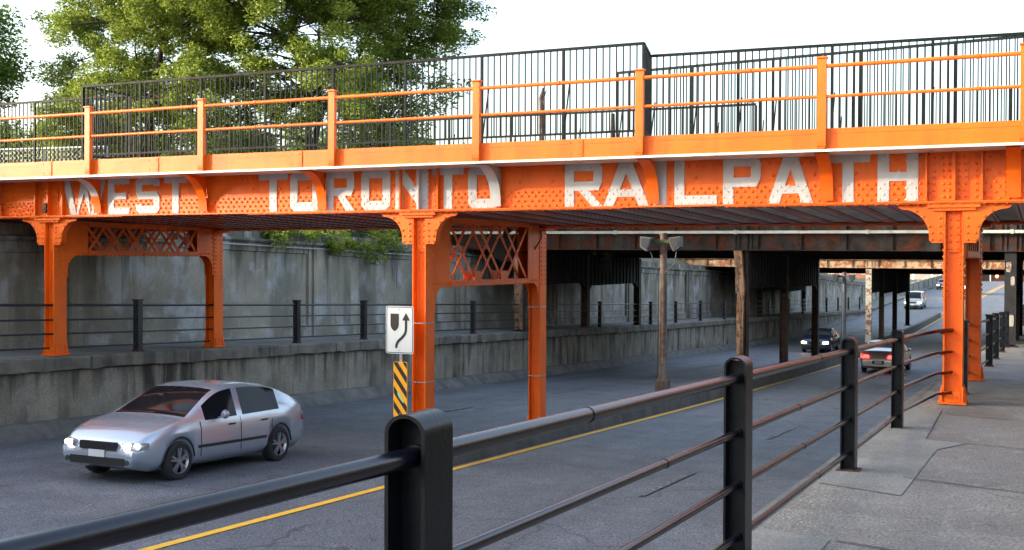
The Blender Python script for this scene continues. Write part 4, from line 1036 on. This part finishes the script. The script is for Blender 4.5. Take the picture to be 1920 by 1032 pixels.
# ------------------------------------------------------------------ vegetation
def leaves_mesh(name, centers, radii, n_per, size, mat, parent, flat_=.75, seed=1, sprigs=True):
    g = np.random.default_rng(seed); C = []
    for c, r, n in zip(centers, radii, n_per):
        d = g.normal(size=(n, 3)); d /= np.linalg.norm(d, axis=1)[:, None]
        rr = r*g.random(n)**(.45); p = d*rr[:, None]; p[:, 2] *= flat_
        C.append(p+np.array(c))
    P = np.concatenate(C); n = len(P)
    a = g.normal(size=(n, 3)); a[:, 2] *= .5; a /= np.linalg.norm(a, axis=1)[:, None]
    b = np.cross(a, g.normal(size=(n, 3))); b /= np.linalg.norm(b, axis=1)[:, None]
    s = size*g.uniform(.6, 1.25, n)[:, None]
    V = np.stack([P-a*s, P+b*s*.42, P+a*s, P-b*s*.42], 1).reshape(-1, 3)
    me = bpy.data.meshes.new(name); me.vertices.add(4*n); me.loops.add(4*n); me.polygons.add(n)
    off = np.array(ORI[parent]) if parent is not None else 0
    me.vertices.foreach_set('co', (V-off).astype(np.float32).ravel()); me.loops.foreach_set('vertex_index', np.arange(4*n, dtype=np.int32))
    me.polygons.foreach_set('loop_start', np.arange(0, 4*n, 4, dtype=np.int32)); me.polygons.foreach_set('loop_total', np.full(n, 4, dtype=np.int32))
    me.materials.append(M[mat]); me.update(); me.validate()
    o = bpy.data.objects.new(name, me); COL.objects.link(o)
    if parent is not None: o.parent = parent
    return o
def tree(label, base, lobes, leaf, seed, nleaf=55000, size=.095, name='locust_tree', clr=.75, trunks=1, group='trees on the embankment'):
    g = np.random.default_rng(seed); b = Vector(base)
    t = thing(name, label, 'tree', base, group)
    W_ = np.array([r[0]*r[1]*r[2] for _, r in lobes]); W_ = W_/W_.sum(); cs_ = []
    tot = int(460)
    for (c, r), w_ in zip(lobes, W_):
        for _ in range(max(6, int(tot*w_))):
            d = g.normal(size=3); d /= np.linalg.norm(d); q = g.random()**.4
            cs_.append(np.array(c)+d*np.array(r)*q)
    cs_ = np.array(cs_); rad = g.uniform(.45, 1.15, len(cs_))*clr
    per = (rad**2.2); per = (per/per.sum()*nleaf).astype(int)
    leaves_mesh('crown', cs_, rad, per, size, leaf, t, seed=seed)
    tk = MB(); tops = []
    for k in range(trunks):
        o_ = Vector((g.uniform(-.5,.5), g.uniform(-.5,.5), 0)) if trunks > 1 else Vector((0,0,0)); q = b+o_
        main = [q-Vector((0,0,.4)), q+Vector((g.uniform(-.2,.2), 0, 1.8)), q+Vector((g.uniform(-.6,.6), g.uniform(-.3,.3), 3.8)), q+Vector((g.uniform(-1.2,1.2), g.uniform(-.6,.6), 6.2))]
        r0 = .24 if trunks == 1 else .15
        tk.tube(main, [r0, r0*.8, r0*.65, r0*.35], 8); tops += main[1:]
    for i in range(0, len(cs_), 2):
        c = Vector(cs_[i]); near = min(tops, key=lambda v: (v-c).length+(2 if v.z > c.z+.5 else 0))
        L_ = (c-near).length; r = .018+.012*L_
        mid = near.lerp(c, .45)+Vector((g.uniform(-.3,.3), g.uniform(-.3,.3), .12*L_)); m2 = near.lerp(c, .75)+Vector((g.uniform(-.25,.25), g.uniform(-.25,.25), .06*L_))
        tk.tube([near, mid, m2, c], [r, r*.7, r*.45, .008], 5)
        if i % 6 == 0: tops.append(mid)
    part('trunk', tk, 'bark', t)
    return t
tree('broad locust tree filling the left of the sky behind the picket railing', (-29.3, 32.5, 1.5), [((-29.3,32.5,9.0),(3.7,3.6,3.6)), ((-30.6,33,6.0),(2.7,2.6,2.3)), ((-26.6,32,10.5),(3.8,3.6,3.6)), ((-29.6,30.6,4.3),(2.6,2.2,1.7)), ((-27.0,31,5.6),(2.6,2.4,1.8)), ((-32.2,32.5,5.0),(1.9,2,1.6)), ((-32.3,32.8,9.4),(1.9,1.8,2.2)), ((-32.8,33,6.6),(1.3,1.4,1.3)), ((-31.5,33,3.2),(3,2,1.2))], 'leaf', 11, 175000, size=.070, clr=.60)
tree('tall locust tree with open branching crown in the middle of the row', (-23.4, 33.5, 1.3), [((-24,33.5,9.2),(4.4,4,3.6)), ((-21,34,10.8),(3.6,3.4,3)), ((-25,32.5,5.0),(3,2.4,1.9)), ((-21.8,33,5.9),(2.6,2.4,1.9))], 'leaf', 12, 130000, size=.070, clr=.60, trunks=2)
tree('right hand locust tree whose airy branches thin out against the white sky', (-22.2, 37.5, 1.0), [((-21.6,37.5,9.4),(2.3,2.8,3.0)), ((-22.2,37,5.2),(2.0,2,2.4)), ((-19.9,37.6,8.2),(1.3,1.3,.8)), ((-18.8,37.6,10.0),(1.0,1.0,.4)), ((-19.7,37.6,6.2),(.8,1,.7)), ((-20.9,37.5,3.0),(1.5,1.5,.7)), ((-19.2,37.8,9.1),(.8,.8,.25))], 'leaf', 13, 64000, size=.070, clr=.55)
tree('dark leafy tree at the far left edge, lower than its neighbours', (-38.5, 31, 1.5), [((-37.0,31,7.2),(2.4,2.3,2.6)), ((-36.0,30.5,3.4),(2.6,2,1.7)), ((-33.6,31,3.4),(2.4,1.6,1.5)), ((-39.5,32,7.0),(2.2,2.2,1.6))], 'leaf_dark', 14, 55000)
tree('bushy background tree low behind the locust trunks', (-27.0, 44, 1.5), [((-27,44,3.6),(5.5,2.4,2.0)), ((-36,45,4.2),(7,2.4,2.4)), ((-44,45,4.2),(5,2.4,2.4))], 'leaf_dark', 15, 52000, size=.12, name='bushy_tree')
t = tree('small bush with sparse leaves showing low behind the right part of the picket railing', (-17.0+.3, 46.0, -.1), [((-16.8,46.0,1.6),(.8,.7,1.4)), ((-17.6,46,2.6),(.9,.7,.6)), ((-19.2,46,2.7),(1.2,.9,1.1))], 'leaf', 16, 3600, size=.10, name='bush', clr=.5)
t = thing('overhanging_bush', 'green leafy branches spilling over the left concrete wall under the bridge', 'bush', (-21.4, 33.5, .6), None)
g = np.random.default_rng(5); cc = []; 
for k in range(46):
    u = g.random(); cc.append((-21.35+g.uniform(-.5, .75), 28.6+u*8.4, .62+g.uniform(-.12, .35)-(.75*math.sin(math.pi*min(1, max(0, (u-.25)/.75)))*g.random())))
leaves_mesh('foliage', cc, list(g.uniform(.22, .46, len(cc))), [150]*len(cc), .065, 'leaf', t, seed=6)
mb = MB()
for c in cc[::3]: mb.tube([(-21.8, 33.0+.3*(c[1]-33), .5), (-21.5, .5*(33+c[1]), 1.0), c], [.03, .02, .006], 5)
part('stems', mb, 'bark', t)
# grass and weeds on the bank behind the left wall
g = np.random.default_rng(9); n = 420
cc = [(-22.3-4.2*q, y, terr(-22.3-4.2*q, y)+.12) for q, y in zip(g.random(n), g.uniform(24.8, 60, n))]
o = leaves_mesh('bank_grass', cc, [.35]*n, [60]*n, .12, 'grass', None, flat_=.5, seed=10); tag(o, 'thin grass and weeds on the bank above the left wall', 'grass', kind='stuff')
# hedge and house added out of view to keep low sun off the road
t = thing('house', 'two storey brown brick house added out of view on the left bank to block the low sun', 'house', (-31, -8, 1.7))
def house(t, x0, x1, y0, y1, z0, z1, wall, nwx, nwy, floors, roof=True):
    mb = MB(); mb.box(x0, x1, y0, y1, z0, z1); part('wall', mb, wall, t)
    if roof:
        mb = MB(); mb.box(x0-.2, x1+.2, y0-.2, y1+.2, z1+.001, z1+.28); part('roof', mb, 'roofing', t)
    fh = (z1-max(z0, z1-3.2*floors))/floors
    for f in range(floors):
        zb_ = z1-fh*(f+1)+.9
        for k in range(nwy):
            y = y0+(y1-y0)*(k+.5)/nwy; m_ = MB(); m_.box(x1+.001, x1+.04, y-.6, y+.6, zb_, zb_+1.4); m_.box(x1+.0405, x1+.05, y-.52, y+.52, zb_+.08, zb_+1.32, 1); part('window', m_, ['edge', 'window'], t)
        for k in range(nwx):
            x = x0+(x1-x0)*(k+.5)/nwx; m_ = MB(); m_.box(x-.6, x+.6, y0-.04, y0-.001, zb_, zb_+1.4); m_.box(x-.52, x+.52, y0-.05, y0-.0405, zb_+.08, zb_+1.32, 1); part('window', m_, ['edge', 'window'], t)
house(t, -37, -25.5, -22, 2.5, 1.0, 8.5, 'brick', 3, 6, 2)
t = thing('blocker_hedge', 'clipped green hedge added out of view along the left bank to block the low sun', 'blocker_hedge', (-24, 9, 1.6))
g = np.random.default_rng(21); n = 150
leaves_mesh('foliage', [(-24+g.uniform(-.4,.4), y, g.uniform(1.6, 2.4)) for y in g.uniform(2.6, 16.5, n)], [.5]*n, [120]*n, .08, 'leaf_dark', t, seed=22)
mb = MB(); mb.box(-24.2, -23.8, 2.6, 16.5, 1.0, 2.3); part('branches', mb, 'bark', t)  # solid box core of the added sun blocker

# ------------------------------------------------------------------ far end of the road
def farhouse(label, x0, x1, y, h, wall, nw, floors, nm='building'):
    z0 = terr(x0, y+5)-.5; z0 = max(z0, -6); t = thing(nm, label, 'building', ((x0+x1)/2, y+5, z0), 'buildings at the end of the road'); house(t, x0, x1, y, y+10, z0, z0+h, wall, nw, 2, floors)
farhouse('brown brick shop building straight up the road beyond the crest', -14.5, -2, 285, 12, 'brick', 6, 3)
farhouse('grey rendered low building left of the road beyond the crest', -30, -16, 275, 9, 'brick_grey', 6, 2)
farhouse('brown brick row house farther left beyond the crest', -52, -32, 280, 11, 'brick', 8, 3)
farhouse('dark brick building right of the road beyond the crest', .5, 22, 262, 12, 'brick', 9, 3)
# petrol-station like canopy with red edge
t = thing('canopy', 'white posted canopy with a red fascia at the top of the far slope', 'canopy', (-20, 232, -4))
mb = MB(); mb.box(-23.2, -17.2, 230, 236, -2.45, -1.9); part('roof', mb, 'redpaint', t)
for x in (-22.6, -19.2, -17.7):
    mb = MB(); mb.box(x-.16, x+.16, 230.2, 230.5, -6, -2.451); part('post', mb, 'vanwhite', t)
# low wall by the far sidewalk
mb = MB(); 
for k in range(12):
    y = 150+k*6; x = -19.0+ls(y)*.9; mb.box(x-.15, x+.15, y, y+5.99, zs(y)-.2, zs(y)+1.25)
tag(part('parapet_wall', mb, 'concrete'), 'low grey parapet wall beside the far left sidewalk near the crest', 'wall')
# traffic signal
t = thing('traffic_signal', 'red traffic light on a horizontal arm above the far crest', 'traffic light', (-4.6, 222, zr(222)))
mb = MB(); mb.tube([(-4.8, 222, -4.5), (-4.8, 222, -1.6)], .11, 8); mb.tube([(-4.8, 222, -2.25), (-9.6, 222, -2.55)], .06, 6); part('pole', mb, 'galv', t)
mb = MB(); mb.box(-8.0, -7.45, 221.6, 221.9, -3.75, -2.45); o = part('signal_head', mb, 'signblack', t)
mb = MB(); mb.tube([(-7.72, 221.59, -2.78), (-7.72, 221.5, -2.78)], .26, 12); part('red_lens', mb, 'redsignal', o)
t = thing('utility_pole', 'plain white utility pole right of the far crest', 'pole', (-9.6, 226, -4))
mb = MB(); mb.tube([(-10.6, 226, -4.5), (-10.6, 226, 3)], .14, 8); mb.tube([(-9.0, 228, -4.5), (-9.0, 228, 3)], .12, 8); part('shaft', mb, 'galv', t)
# broken tree stump / pole seen through the railing
t = thing('dead_tree', 'bare grey dead trunk standing alone behind the picket railing', 'tree', (-25.7, 60, 0))
mb = MB(); mb.tube([(-25.7,60,-.5),(-25.7,60,4),(-25.68,60,7),(-25.72,60,9.0),(-25.6,60,9.55)], [.2,.17,.16,.13,.05], 8); mb.tube([(-25.7,60,8.7),(-25.4,60,9.4)], [.06,.03], 6); part('trunk', mb, 'wood', t)
# loose gravel on the near sidewalk edge
g = np.random.default_rng(31); mb = MB()
for _ in range(700):
    y = g.uniform(5.5, 10.6) if g.random() < .75 else g.uniform(16.8, 18.9); x = -1.74+abs(g.normal())*.16 if y < 12 else -1.55+g.normal()*.16; r = g.uniform(.003, .009)
    if x < -1.76: continue
    mb.rivet(sz(x, y, .0), (0, 0, 1), r)
tag(part('loose_gravel', mb, 'gravel'), 'scattered grit and small stones at the edge of the near sidewalk', 'gravel', kind='stuff')
